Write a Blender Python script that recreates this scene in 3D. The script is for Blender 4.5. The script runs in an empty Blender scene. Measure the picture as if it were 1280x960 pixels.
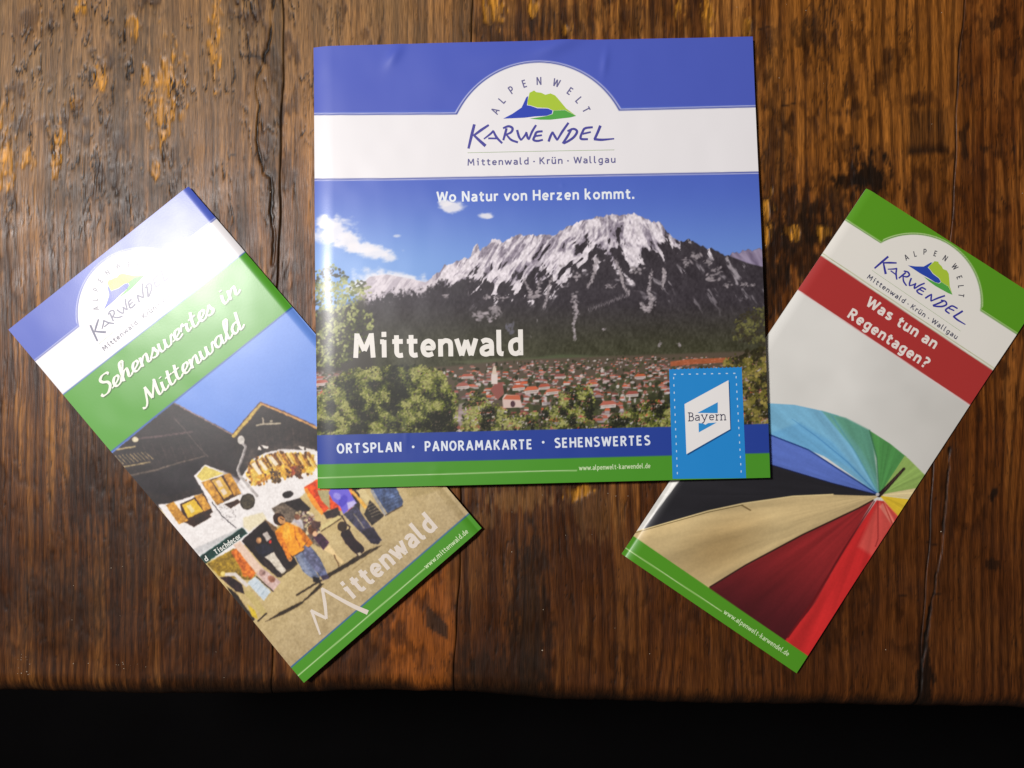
import bpy, bmesh, math, random
import numpy as np

# ------------------------------------------------------------------ camera, world, lamp, exposure
SC = bpy.context.scene
COL = SC.collection
F, CX, CY, CAMH = 960.0, 640.0, 480.0, 0.36          # focal length in photo pixels, centre, metres above the table
AX, AY = math.radians(2.75), math.radians(-0.5)
ca, sa, cb, sb = math.cos(AX), math.sin(AX), math.cos(AY), math.sin(AY)
ROT = np.array([[cb, 0, sb], [0, 1, 0], [-sb, 0, cb]]) @ np.array([[1, 0, 0], [0, ca, -sa], [0, sa, ca]])
cam = bpy.data.cameras.new('camera')
cam.sensor_width = 36.0
cam.lens = 36.0 * F / 1280.0
cam.clip_start, cam.clip_end = 0.01, 50.0
cam_o = bpy.data.objects.new('camera', cam)
from mathutils import Matrix
M4 = Matrix([list(ROT[i]) + [0.0] for i in range(3)] + [[0, 0, 0, 1]])
M4.translation = (0, 0, CAMH)
cam_o.matrix_world = M4
COL.objects.link(cam_o)
SC.camera = cam_o

W = bpy.data.worlds.new('World'); SC.world = W; W.use_nodes = True
bg = W.node_tree.nodes['Background']
bg.inputs[0].default_value = (1.0, 0.90, 0.82, 1)
bg.inputs[1].default_value = 0.06

lamp = bpy.data.lights.new('ceiling_lamp', 'AREA')
lamp.shape = 'DISK'; lamp.size = 0.19; lamp.energy = 18.3; lamp.color = (1.0, 0.962, 0.95)
lamp_o = bpy.data.objects.new('ceiling_lamp', lamp)
lamp_o.location = (-0.632, 0.312, 1.15)
from mathutils import Vector
lamp_o.rotation_euler = (Vector((0, 0, 0)) - Vector(lamp_o.location)).to_track_quat('-Z', 'Y').to_euler()
COL.objects.link(lamp_o)

vs = SC.view_settings
vs.view_transform = 'Standard'; vs.look = 'None'; vs.exposure = 0.0; vs.gamma = 1.0; vs.use_curve_mapping = False

random.seed(7)
RNG = np.random.default_rng(11)

# ------------------------------------------------------------------ helpers: pixels <-> table
def project(x, y, z):
    d = np.stack([x, y, z - CAMH], -1) @ ROT
    return CX + F * d[..., 0] / -d[..., 2], CY - F * d[..., 1] / -d[..., 2]

def to_plane(px, py, z=0.0):
    d = np.stack([(px - CX) / F, -(py - CY) / F, -np.ones_like(px)], -1) @ ROT.T
    t = (CAMH - z) / -d[..., 2]
    return d[..., 0] * t, d[..., 1] * t

def on_surface(px, py, surf):
    px = np.asarray(px, float); py = np.asarray(py, float)
    z = np.full(px.shape, 0.002)
    for _ in range(4):
        x, y = to_plane(px, py, z)
        z = surf(x, y)
    return x, y, z

def smooth(a, b, x):
    t = np.clip((x - a) / (b - a), 0, 1)
    return t * t * (3 - 2 * t)

_tab = np.random.default_rng(5).random((256, 256)).astype(np.float32)
def vnoise(x, y, seed=0):
    xi = np.floor(x).astype(np.int64); yi = np.floor(y).astype(np.int64)
    fx = x - xi; fy = y - yi
    fx = fx * fx * (3 - 2 * fx); fy = fy * fy * (3 - 2 * fy)
    a = (xi + seed * 37) & 255; b = (yi + seed * 91) & 255
    a1 = (a + 1) & 255; b1 = (b + 1) & 255
    return (_tab[a, b] * (1 - fx) + _tab[a1, b] * fx) * (1 - fy) + (_tab[a, b1] * (1 - fx) + _tab[a1, b1] * fx) * fy
def fbm(x, y, seed=0, o=4):
    s = 0; w = 0.5; n = 0
    for i in range(o):
        s = s + w * vnoise(x, y, seed + i * 3); n += w; w *= 0.5; x = x * 2.03 + 7.3; y = y * 2.03 + 3.1
    return s / n

def lin(c):
    c = np.asarray(c, float) / 255.0
    return np.where(c <= 0.04045, c / 12.92, ((c + 0.055) / 1.055) ** 2.4)

# ------------------------------------------------------------------ helpers: materials
def material(name, build):
    m = bpy.data.materials.new(name); m.use_nodes = True
    nt = m.node_tree; b = nt.nodes['Principled BSDF']
    build(nt, b)
    return m
def node(nt, t, **kw):
    n = nt.nodes.new(t)
    for k, v in kw.items():
        if k.startswith('i_'): n.inputs[k[2:].replace('_', ' ')].default_value = v
        else: setattr(n, k, v)
    return n
def gloss(nt, b, rough):
    """coated paper: soft broad gloss with slight unevenness"""
    tc = node(nt, 'ShaderNodeTexCoord')
    nz = node(nt, 'ShaderNodeTexNoise'); nz.inputs['Scale'].default_value = 55; nz.inputs['Detail'].default_value = 4
    mr = node(nt, 'ShaderNodeMapRange'); mr.inputs['To Min'].default_value = rough - 0.04; mr.inputs['To Max'].default_value = rough + 0.05
    nt.links.new(tc.outputs['Object'], nz.inputs['Vector'])
    nt.links.new(nz.outputs['Fac'], mr.inputs['Value'])
    nt.links.new(mr.outputs['Result'], b.inputs['Roughness'])
    b.inputs['Specular IOR Level'].default_value = 0.17
    b.inputs['Coat Weight'].default_value = 0.6; b.inputs['Coat Roughness'].default_value = 0.42
    n2 = node(nt, 'ShaderNodeTexNoise'); n2.inputs['Scale'].default_value = 1400; n2.inputs['Detail'].default_value = 2
    bp = node(nt, 'ShaderNodeBump'); bp.inputs['Strength'].default_value = 0.04; bp.inputs['Distance'].default_value = 0.0002
    nt.links.new(tc.outputs['Object'], n2.inputs['Vector'])
    nt.links.new(n2.outputs['Fac'], bp.inputs['Height'])
    nt.links.new(bp.outputs['Normal'], b.inputs['Normal'])
ROUGH = 0.25
def mat_print(nt, b):
    a = node(nt, 'ShaderNodeAttribute', attribute_name='ink')
    nt.links.new(a.outputs['Color'], b.inputs['Base Color']); gloss(nt, b, ROUGH)
PRINT = material('glossy_printed_paper', mat_print)
_inks = {}
def ink(rgb):
    k = tuple(rgb)
    if k not in _inks:
        def f(nt, b):
            b.inputs['Base Color'].default_value = (*lin(rgb), 1); gloss(nt, b, ROUGH)
        _inks[k] = material('ink_%d_%d_%d' % k, f)
    return _inks[k]
def mat_paper(nt, b):
    b.inputs['Base Color'].default_value = (0.74, 0.72, 0.68, 1); b.inputs['Roughness'].default_value = 0.6
PAPER = material('white_paper_edge', mat_paper)

# ------------------------------------------------------------------ helpers: meshes
def mesh_np(name, verts, quads, mat, parent=None, colour=None, smooth_shade=True, tris=None):
    verts = np.asarray(verts, np.float32)
    if parent is not None: verts = verts - np.array(parent.location, np.float32)
    me = bpy.data.meshes.new(name)
    nq = len(quads); nt_ = 0 if tris is None else len(tris)
    loops = np.asarray(quads, np.int32).ravel()
    if nt_: loops = np.concatenate([loops, np.asarray(tris, np.int32).ravel()])
    me.vertices.add(len(verts)); me.vertices.foreach_set('co', verts.ravel())
    me.loops.add(len(loops)); me.loops.foreach_set('vertex_index', loops)
    st = np.concatenate([np.arange(nq) * 4, nq * 4 + np.arange(nt_) * 3]).astype(np.int32)
    me.polygons.add(nq + nt_); me.polygons.foreach_set('loop_start', st)
    me.polygons.foreach_set('use_smooth', np.full(nq + nt_, smooth_shade))
    if colour is not None:
        at = me.color_attributes.new('ink', 'FLOAT_COLOR', 'POINT')
        c = np.ones((len(verts), 4), np.float32); c[:, :3] = colour
        at.data.foreach_set('color', c.ravel())
    me.update(calc_edges=True); me.validate()
    me.materials.append(mat)
    o = bpy.data.objects.new(name, me); COL.objects.link(o)
    if parent is not None: o.parent = parent
    return o
def grid_quads(nr, nc, off=0):
    i = np.arange(nr * nc).reshape(nr, nc)
    return np.stack([i[:-1, :-1], i[:-1, 1:], i[1:, 1:], i[1:, :-1]], -1).reshape(-1, 4) + off
def rim(nr, nc):
    i = np.arange(nr * nc).reshape(nr, nc)
    return np.concatenate([i[0, :], i[1:, -1], i[-1, -2::-1], i[-2:0:-1, 0]])
def slab(name, X, Y, Zt, Zb, mat, parent, colour=None, smooth_shade=True):
    """closed thin sheet from grids of top and bottom heights"""
    nr, nc = X.shape; n = nr * nc
    v = np.concatenate([np.stack([X, Y, Zt], -1).reshape(-1, 3), np.stack([X, Y, Zb], -1).reshape(-1, 3)])
    q = grid_quads(nr, nc); r = rim(nr, nc); k = len(r); a = 2 * n + np.arange(k); a2 = np.roll(a, -1)
    v = np.concatenate([v, v[r], v[r + n]])
    side = np.stack([a, a + k, a2 + k, a2], -1)
    return mesh_np(name, v, np.concatenate([q[:, ::-1], q + n, side[:, ::-1]]), mat, parent,
                   None if colour is None else np.concatenate([colour, colour * 0 + 0.7, colour[r] * .5 + .3, colour[r] * 0 + .7]), smooth_shade)
def thing(name, label, cat, loc, group=None):
    o = bpy.data.objects.new(name, None); COL.objects.link(o); o.location = loc; o.empty_display_size = 0.02
    o['label'] = label; o['category'] = cat
    if group: o['group'] = group
    return o

# ------------------------------------------------------------------ helpers: painting flat print (photo pixel coordinates)
class Canvas:
    S = 2
    def __init__(s, x0, y0, x1, y1, col):
        s.x0, s.y0 = x0, y0; s.w = int((x1 - x0) * s.S); s.h = int((y1 - y0) * s.S)
        s.a = np.zeros((s.h, s.w, 3), np.float32); s.a[:] = np.asarray(col, np.float32)
        yy, xx = np.mgrid[0:s.h, 0:s.w]
        s.X = (x0 + (xx + 0.5) / s.S).astype(np.float32); s.Y = (y0 + (yy + 0.5) / s.S).astype(np.float32)
    def box(s, xa, ya, xb, yb, pad=2):
        i0 = max(0, int((xa - pad - s.x0) * s.S)); i1 = min(s.w, int((xb + pad - s.x0) * s.S) + 1)
        j0 = max(0, int((ya - pad - s.y0) * s.S)); j1 = min(s.h, int((yb + pad - s.y0) * s.S) + 1)
        return (slice(j0, j1), slice(i0, i1)) if i1 > i0 and j1 > j0 else None
    def mask(s, pts, soft=0.7):
        """signed-distance mask of a polygon, soft edge in pixels"""
        p = np.asarray(pts, float)
        b = s.box(p[:, 0].min(), p[:, 1].min(), p[:, 0].max(), p[:, 1].max(), 2 + soft)
        if b is None: return None, None
        X, Y = s.X[b], s.Y[b]; ins = np.zeros(X.shape, bool); d2 = np.full(X.shape, 1e9, np.float32)
        for (ax, ay), (bx, by) in zip(p, np.roll(p, -1, 0)):
            if ay != by:
                c = ((ay > Y) != (by > Y)) & (X < (bx - ax) * (Y - ay) / (by - ay) + ax); ins ^= c
            L = (bx - ax) ** 2 + (by - ay) ** 2 + 1e-9
            t = np.clip(((X - ax) * (bx - ax) + (Y - ay) * (by - ay)) / L, 0, 1)
            d2 = np.minimum(d2, (X - ax - t * (bx - ax)) ** 2 + (Y - ay - t * (by - ay)) ** 2)
        d = np.sqrt(d2) * np.where(ins, 1, -1)
        return b, np.clip(0.5 + d / soft, 0, 1)
    def blend(s, b, m, col):
        if b is None: return
        m = np.asarray(m)[..., None]
        s.a[b] = s.a[b] * (1 - m) + np.asarray(col, np.float32) * m
    def poly(s, pts, col, soft=0.8, al=1.0):
        b, m = s.mask(pts, soft)
        if b is not None: s.blend(b, m * al, col)
    def ell(s, cx, cy, rx, ry, col, ang=0, soft=0.8, al=1.0):
        r = max(rx, ry); b = s.box(cx - r, cy - r, cx + r, cy + r, soft + 1)
        if b is None: return
        c, n = math.cos(ang), math.sin(ang)
        dx = s.X[b] - cx; dy = s.Y[b] - cy
        q = np.sqrt(((dx * c + dy * n) / rx) ** 2 + ((-dx * n + dy * c) / ry) ** 2)
        s.blend(b, np.clip(0.5 + (1 - q) * min(rx, ry) / soft, 0, 1) * al, col)
    def line(s, pts, w, col, soft=0.8, al=1.0):
        p = np.asarray(pts, float); w = np.broadcast_to(np.asarray(w, float), (len(p),))
        b = s.box(p[:, 0].min(), p[:, 1].min(), p[:, 0].max(), p[:, 1].max(), w.max() + soft + 1)
        if b is None: return
        X, Y = s.X[b], s.Y[b]; d = np.full(X.shape, -1e9, np.float32)
        for k in range(len(p) - 1):
            (ax, ay), (bx, by) = p[k], p[k + 1]
            t = np.clip(((X - ax) * (bx - ax) + (Y - ay) * (by - ay)) / ((bx - ax) ** 2 + (by - ay) ** 2 + 1e-9), 0, 1)
            d = np.maximum(d, (w[k] * (1 - t) + w[k + 1] * t) / 2 - np.hypot(X - ax - t * (bx - ax), Y - ay - t * (by - ay)))
        s.blend(b, np.clip(0.5 + d / soft, 0, 1) * al, col)
    def leaves(s, pts, n, cols, r=(0.8, 2.2), light=(-0.3, -1), seed=1, clump=14):
        """scatter of small leaf dabs inside an outline, light and dark in clumps"""
        p = np.asarray(pts, float); rg = np.random.default_rng(seed)
        b, m = s.mask(pts, 6)
        if b is None: return
        X, Y = s.X[b], s.Y[b]
        cols = np.asarray(cols, float)
        xa, ya, xb, yb = p[:, 0].min(), p[:, 1].min(), p[:, 0].max(), p[:, 1].max()
        k = 0
        while k < n:
            x = rg.uniform(xa, xb); y = rg.uniform(ya, yb)
            j = int((y - s.y0) * s.S) - b[0].start; i = int((x - s.x0) * s.S) - b[1].start
            k += 1
            if not (0 <= j < m.shape[0] and 0 <= i < m.shape[1]) or rg.random() > m[j, i]: continue
            v = float(fbm(np.array(x / clump), np.array(y / clump), seed + 2, 3))
            v = np.clip((v - 0.5) * 2.6 + 0.5 + rg.normal(0, 0.22), 0, 0.999)
            c = cols[int(v * len(cols))] * rg.uniform(0.85, 1.15)
            rr = rg.uniform(*r)
            s.ell(x, y, rr * rg.uniform(0.9, 1.6), rr, c, rg.uniform(0, 3.1), 0.8, 0.9)
    def sample(s, px, py):
        u = np.clip((px - s.x0) * s.S - 0.5, 0, s.w - 1.001); v = np.clip((py - s.y0) * s.S - 0.5, 0, s.h - 1.001)
        i = u.astype(int); j = v.astype(int); fu = (u - i)[..., None]; fv = (v - j)[..., None]
        a = s.a
        return (a[j, i] * (1 - fu) + a[j, i + 1] * fu) * (1 - fv) + (a[j + 1, i] * (1 - fu) + a[j + 1, i + 1] * fu) * fv
def zc(pts, ox, oy, s):                     # traced points of an enlarged crop back to photo pixels
    return [(ox + x / s, oy + y / s) for x, y in pts]
def interp(pts, x):
    p = np.asarray(pts, float); return np.interp(x, p[:, 0], p[:, 1])

# ------------------------------------------------------------------ helpers: lettering as thin ink strokes
def catmull(p, n=9):
    p = np.asarray(p, float)
    if len(p) < 3: return p
    q = np.vstack([2 * p[0] - p[1], p, 2 * p[-1] - p[-2]]); out = []
    for i in range(1, len(q) - 2):
        for t in np.arange(n) / n:
            a, b, c, d = q[i - 1], q[i], q[i + 1], q[i + 2]
            out.append(0.5 * (2 * b + (c - a) * t + (2 * a - 5 * b + 4 * c - d) * t * t + (3 * b - a - 3 * c + d) * t ** 3))
    out.append(p[-1]); return np.array(out)
def ribbon(p, w):
    """two offset rails of a stroke; w scalar or per point"""
    p = np.asarray(p, float); w = np.broadcast_to(np.asarray(w, float), (len(p),)) / 2
    d = np.diff(p, axis=0); d /= np.linalg.norm(d, axis=1)[:, None] + 1e-12
    t = np.vstack([d[:1], d[:-1] + d[1:], d[-1:]]); ln = np.linalg.norm(t, axis=1); t /= ln[:, None] + 1e-12
    cosh = np.clip(np.concatenate([[1], ln[1:-1] / 2, [1]]), 0.55, 1)
    n = np.stack([-t[:, 1], t[:, 0]], 1) * (w / cosh)[:, None]
    return p + n, p - n
class Ink:
    """collects strokes and patches in photo pixels, then lays them on a sheet"""
    def __init__(s): s.v = []; s.q = []; s.t = []; s.lay = []; s.n = 0; s.k = 0
    def stroke(s, p, w):
        p = np.asarray(p, float); w = np.broadcast_to(np.asarray(w, float), (len(p),))
        if len(p) == 2 or np.linalg.norm(np.diff(p, axis=0), axis=1).max() > 5:
            t = np.concatenate([[0], np.cumsum(np.linalg.norm(np.diff(p, axis=0), axis=1))])
            tn = np.unique(np.concatenate([np.linspace(0, t[-1], max(2, int(t[-1] / 4))), t]))
            p = np.stack([np.interp(tn, t, p[:, 0]), np.interp(tn, t, p[:, 1])], 1); w = np.interp(tn, t, w)
        a, b = ribbon(p, w); m = len(a)
        s.v += [a, b]; i = np.arange(m - 1) + s.n
        s.q.append(np.stack([i, i + 1, i + 1 + m, i + m], -1)); s.lay += [s.k] * (2 * m); s.n += 2 * m; s.k += 1
    def patch(s, pts):
        from mathutils.geometry import tessellate_polygon
        p = np.asarray(pts, float)
        t = tessellate_polygon([[Vector((x, y, 0)) for x, y in p]])
        V = [tuple(q) for q in p]; T = [tuple(q) for q in t]; mid = {}
        def m(a, b):
            k = (min(a, b), max(a, b))
            if k not in mid: mid[k] = len(V); V.append(((V[a][0] + V[b][0]) / 2, (V[a][1] + V[b][1]) / 2))
            return mid[k]
        def lg(a, b): return math.hypot(V[a][0] - V[b][0], V[a][1] - V[b][1]) > 7
        todo = T; T = []
        while todo:
            a, b, c = todo.pop()
            e = sorted(((math.hypot(V[i][0] - V[j][0], V[i][1] - V[j][1]), i, j, k) for i, j, k in ((a, b, c), (b, c, a), (c, a, b))), reverse=True)[0]
            if e[0] > 7: q = m(e[1], e[2]); todo += [(e[1], q, e[3]), (q, e[2], e[3])]
            else: T.append((a, b, c))
        p = np.array(V); s.v.append(p); s.t.append(np.array(T) + s.n); s.lay += [s.k] * len(p); s.n += len(p); s.k += 1
    def lay_on(s, name, surf, rgb, parent, lift=40e-6, label=None):
        v = np.concatenate(s.v)
        x, y, z = on_surface(v[:, 0], v[:, 1], surf)
        z = z + lift + np.array(s.lay) % 40 * 0.8e-6
        q = np.concatenate(s.q) if s.q else np.zeros((0, 4), int); t = np.concatenate(s.t) if s.t else np.zeros((0, 3), int)
        xyz = np.stack([x, y, z], -1)
        def up(fc):
            if not len(fc): return fc
            a, b, c = xyz[fc[:, 0]], xyz[fc[:, 1]], xyz[fc[:, 2]]
            nz = (b - a)[:, 0] * (c - a)[:, 1] - (b - a)[:, 1] * (c - a)[:, 0]
            fc = fc.copy(); f = nz < 0; fc[f] = fc[f][:, ::-1]; return fc
        o = mesh_np(name, xyz, up(q), ink(rgb), parent, tris=up(t), smooth_shade=False)
        if label: o['label'] = label
        return o
def arc(cx, cy, rx, ry, a0, a1, n=12):
    t = np.radians(np.linspace(a0, a1, n)); return np.stack([cx + rx * np.cos(t), cy + ry * np.sin(t)], 1)
def C(*p): return catmull(p)
def Lp(*p): return np.asarray(p, float)
def dot(x, y, r=0.62): return Lp((x - r, y), (x + r, y))
# skeleton alphabet of a narrow humanist sans: x-height 5, capitals 7, baseline 0 (dots carry their own width)
G = {
 'a': [C((.5, 4.0), (1.5, 4.5), (2.7, 4.1), (3.0, 3.0), (3.0, 1.5)), Lp((3, 1.6), (3, 0)), C((3, 2.75), (1.6, 2.6), (.6, 1.9), (.7, .8), (1.6, .45), (2.5, .8), (3, 1.4))],
 'd': [Lp((3.2, 0), (3.2, 7.4)), C((3.2, 3.9), (2.2, 4.5), (.9, 3.8), (.6, 2.4), (1, .9), (2.1, .5), (3.2, 1.3))],
 'e': [C((.7, 2.5), (2, 2.5), (3.2, 2.55), (3.1, 3.8), (2.1, 4.5), (1, 3.9), (.6, 2.5), (1, 1), (2, .5), (3.2, .9))],
 'g': [C((3.2, 3.9), (2.2, 4.5), (.9, 3.8), (.6, 2.4), (1, .9), (2.1, .5), (3.2, 1.3)), C((3.2, 5), (3.2, 2), (3.2, -.4), (2.4, -1.5), (.8, -1.3))],
 'i': [Lp((1.0, 0), (1.0, 5)), Lp((0, 4.5), (1.0, 4.5)), dot(1.0, 6.6)],
 'k': [Lp((.6, 0), (.6, 7.4)), Lp((.9, 2.5), (3.1, 5)), Lp((1.4, 2.9), (3.4, 0))],
 'l': [C((.6, 7.4), (.6, 4), (.62, 1.6), (.95, .65), (1.75, .5))],
 'm': [Lp((.6, 0), (.6, 5)), C((.6, 3.5), (1.6, 4.5), (2.7, 4.2), (3.0, 3.0), (3.0, 0)), C((3.0, 3.5), (4.0, 4.5), (5.1, 4.2), (5.4, 3.0), (5.4, 0))],
 'n': [Lp((.6, 0), (.6, 5)), C((.6, 3.5), (1.7, 4.5), (2.9, 4.2), (3.2, 3.0), (3.2, 0))],
 'o': [arc(2.1, 2.5, 1.55, 2.0, 90, 450, 22)],
 'p': [Lp((.6, -2), (.6, 5)), C((.6, 3.8), (1.7, 4.5), (2.9, 4), (3.2, 2.6), (2.8, 1), (1.8, .5), (.6, 1.1))],
 'r': [Lp((.6, 0), (.6, 5)), C((.6, 3.3), (1.3, 4.3), (2.6, 4.4))],
 's': [C((3, 4.2), (1.9, 4.5), (.8, 4), (.9, 3), (2.1, 2.5), (3, 1.7), (2.6, .7), (1.6, .45), (.5, .9))],
 't': [C((1.1, 6.3), (1.1, 3), (1.15, 1.2), (1.7, .5), (2.7, .6)), Lp((0, 4.5), (2.7, 4.5))],
 'u': [C((.6, 5), (.6, 2), (.9, .8), (2, .5), (3.2, 1.5)), Lp((3.2, 5), (3.2, 0))],
 'v': [Lp((.2, 5), (1.8, 0.2)), Lp((1.8, .2), (3.4, 5))],
 'w': [Lp((.2, 5), (1.5, .2)), Lp((1.5, .2), (2.7, 4.6)), Lp((2.7, 4.6), (3.9, .2)), Lp((3.9, .2), (5.2, 5))],
 'y': [Lp((.2, 5), (1.9, .2)), C((3.5, 5), (1.9, .2), (1.3, -1.4), (.3, -1.5))],
 'z': [Lp((.4, 4.5), (3.2, 4.5)), Lp((3.1, 4.4), (.5, .6)), Lp((.4, .5), (3.3, .5))],
 'A': [Lp((.2, 0), (2.2, 7)), Lp((2.2, 7), (4.2, 0)), Lp((1, 2.2), (3.4, 2.2))],
 'B': [Lp((.6, 0), (.6, 7)), C((.6, 6.5), (2.5, 6.5), (3.2, 5.2), (2.5, 3.8), (.6, 3.7)), C((.6, 3.7), (2.9, 3.6), (3.5, 2), (2.7, .5), (.6, .5))],
 'E': [Lp((.6, 0), (.6, 7)), Lp((.6, 6.45), (3.3, 6.45)), Lp((.6, 3.6), (3.0, 3.6)), Lp((.6, .55), (3.4, .55))],
 'H': [Lp((.6, 0), (.6, 7)), Lp((4, 0), (4, 7)), Lp((.6, 3.6), (4, 3.6))],
 'K': [Lp((.6, 0), (.6, 7)), Lp((.9, 3.3), (3.7, 7)), Lp((1.5, 4.1), (4, 0))],
 'L': [Lp((.6, 0), (.6, 7)), Lp((.6, .55), (3.3, .55))],
 'M': [Lp((.5, 0), (.9, 7)), Lp((.95, 6.6), (2.75, 2)), Lp((2.75, 2), (4.55, 6.6)), Lp((4.6, 7), (5, 0))],
 'N': [Lp((.6, 0), (.6, 7)), Lp((.7, 6.8), (3.9, .2)), Lp((4, 0), (4, 7))],
 'O': [arc(2.5, 3.5, 1.95, 3.0, 90, 450, 24)],
 'P': [Lp((.6, 0), (.6, 7)), C((.6, 6.45), (2.6, 6.4), (3.5, 4.9), (2.7, 3.3), (.6, 3.1))],
 'R': [Lp((.6, 0), (.6, 7)), C((.6, 6.45), (2.6, 6.4), (3.4, 5.0), (2.6, 3.6), (.6, 3.4)), Lp((1.8, 3.4), (3.8, 0))],
 'S': [C((3.5, 6.1), (2.2, 6.55), (.9, 6), (.8, 4.8), (2, 3.8), (3.4, 2.8), (3.4, 1.2), (2, .5), (.5, .9))],
 'T': [Lp((2, 0), (2, 6.4)), Lp((.2, 6.45), (3.8, 6.45))],
 'W': [Lp((.2, 7), (1.6, .2)), Lp((1.6, .2), (3.1, 6.6)), Lp((3.1, 6.6), (4.6, .2)), Lp((4.6, .2), (6, 7))],
 '.': [dot(.6, .6)], '\u00b7': [dot(.6, 2.9)], '-': [Lp((.3, 2.5), (2.1, 2.5))],
 '?': [C((.4, 6.2), (1.6, 6.6), (2.9, 5.9), (2.7, 4.4), (1.6, 3.4), (1.5, 2)), dot(1.5, .55)],
}
G['\u00fc'] = G['u'] + [dot(1.0, 6.5, .5), dot(2.8, 6.5, .5)]
def text(k, s, p0, p1, cap, w, gap=0.85, space=2.0, glyphs=None, adv=None):
    """set a line between two baseline points (photo pixels); cap = capital height in pixels"""
    g = glyphs or G; x = 0; out = []
    for ci, ch in enumerate(s):
        if ch == ' ': x += space; continue
        st = g[ch]; al = np.concatenate([q if isinstance(q, np.ndarray) else q[0] for q in st])
        lo = al[:, 0].min() - w / 2; hi = al[:, 0].max() + w / 2
        if ch in '.\u00b7': lo, hi = -0.1, 1.3
        for q in st: out.append(q + np.array([x - lo, 0]))
        nx = s[ci + 1] if ci + 1 < len(s) else ' '
        x += hi - lo + gap - (.75 if ch == 'r' else .45 if ch == 't' else .0) - (.35 if nx == 't' else 0) - (.5 if ch in 'WTPK' and nx in 'aou' else 0) - (.35 if ch in 'vwL' or nx in 'vwT' else 0)
    x -= gap
    p0 = np.array(p0, float); p1 = np.array(p1, float); u = (p1 - p0) / x
    n = np.array([u[1], -u[0]]) / np.linalg.norm(u) * cap / 7.0
    ws = math.sqrt(np.linalg.norm(u) * cap / 7.0) * w
    for q in out:
        d = len(q) == 2 and abs(q[0, 1] - q[1, 1]) < 1e-6 and abs(q[1, 0] - q[0, 0]) < 1.3 and q[0, 1] not in (4.5, .5, .55)
        k.stroke(p0 + q[:, :1] * u + q[:, 1:] * n, ws * (1.08 if d else 1.0))

# ------------------------------------------------------------------ the wooden table
EDGE = [(-400, 862), (0, 869), (150, 873), (330, 874), (480, 869), (600, 872), (700, 881), (900, 886), (1100, 888), (1280, 891), (1700, 896)]
SEAMS = [[(353, 0), (338, 880)], [(588, 0), (570, 880)], [(1207, 0), (1149, 880)]]
def wob(i, Y): return 2.2 * np.sin(Y / 97.0 + 2 * i) + 1.3 * np.sin(Y / 37.0 + i) + .6 * np.sin(Y / 13.0 + 3 * i)
def seg_dist(X, Y, pts):
    p = np.asarray(pts, float); d = np.full(X.shape, 1e9)
    for (ax, ay), (bx, by) in zip(p[:-1], p[1:]):
        t = np.clip(((X - ax) * (bx - ax) + (Y - ay) * (by - ay)) / ((bx - ax) ** 2 + (by - ay) ** 2), 0, 1)
        d = np.minimum(d, np.hypot(X - ax - t * (bx - ax), Y - ay - t * (by - ay)))
    return d
CRACK1 = [(344, -30), (342, 0), (339, 15), (340, 32), (335, 60), (330, 68), (330, 78), (322, 92), (320, 105), (324, 130), (322, 155), (321, 175), (326, 200), (329, 215), (338, 221), (341, 240), (338, 262), (343, 300), (340, 330)]
CRACK2 = [(1187, 560), (1183, 620), (1176, 690), (1163, 760), (1153, 830), (1148, 890)]
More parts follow.
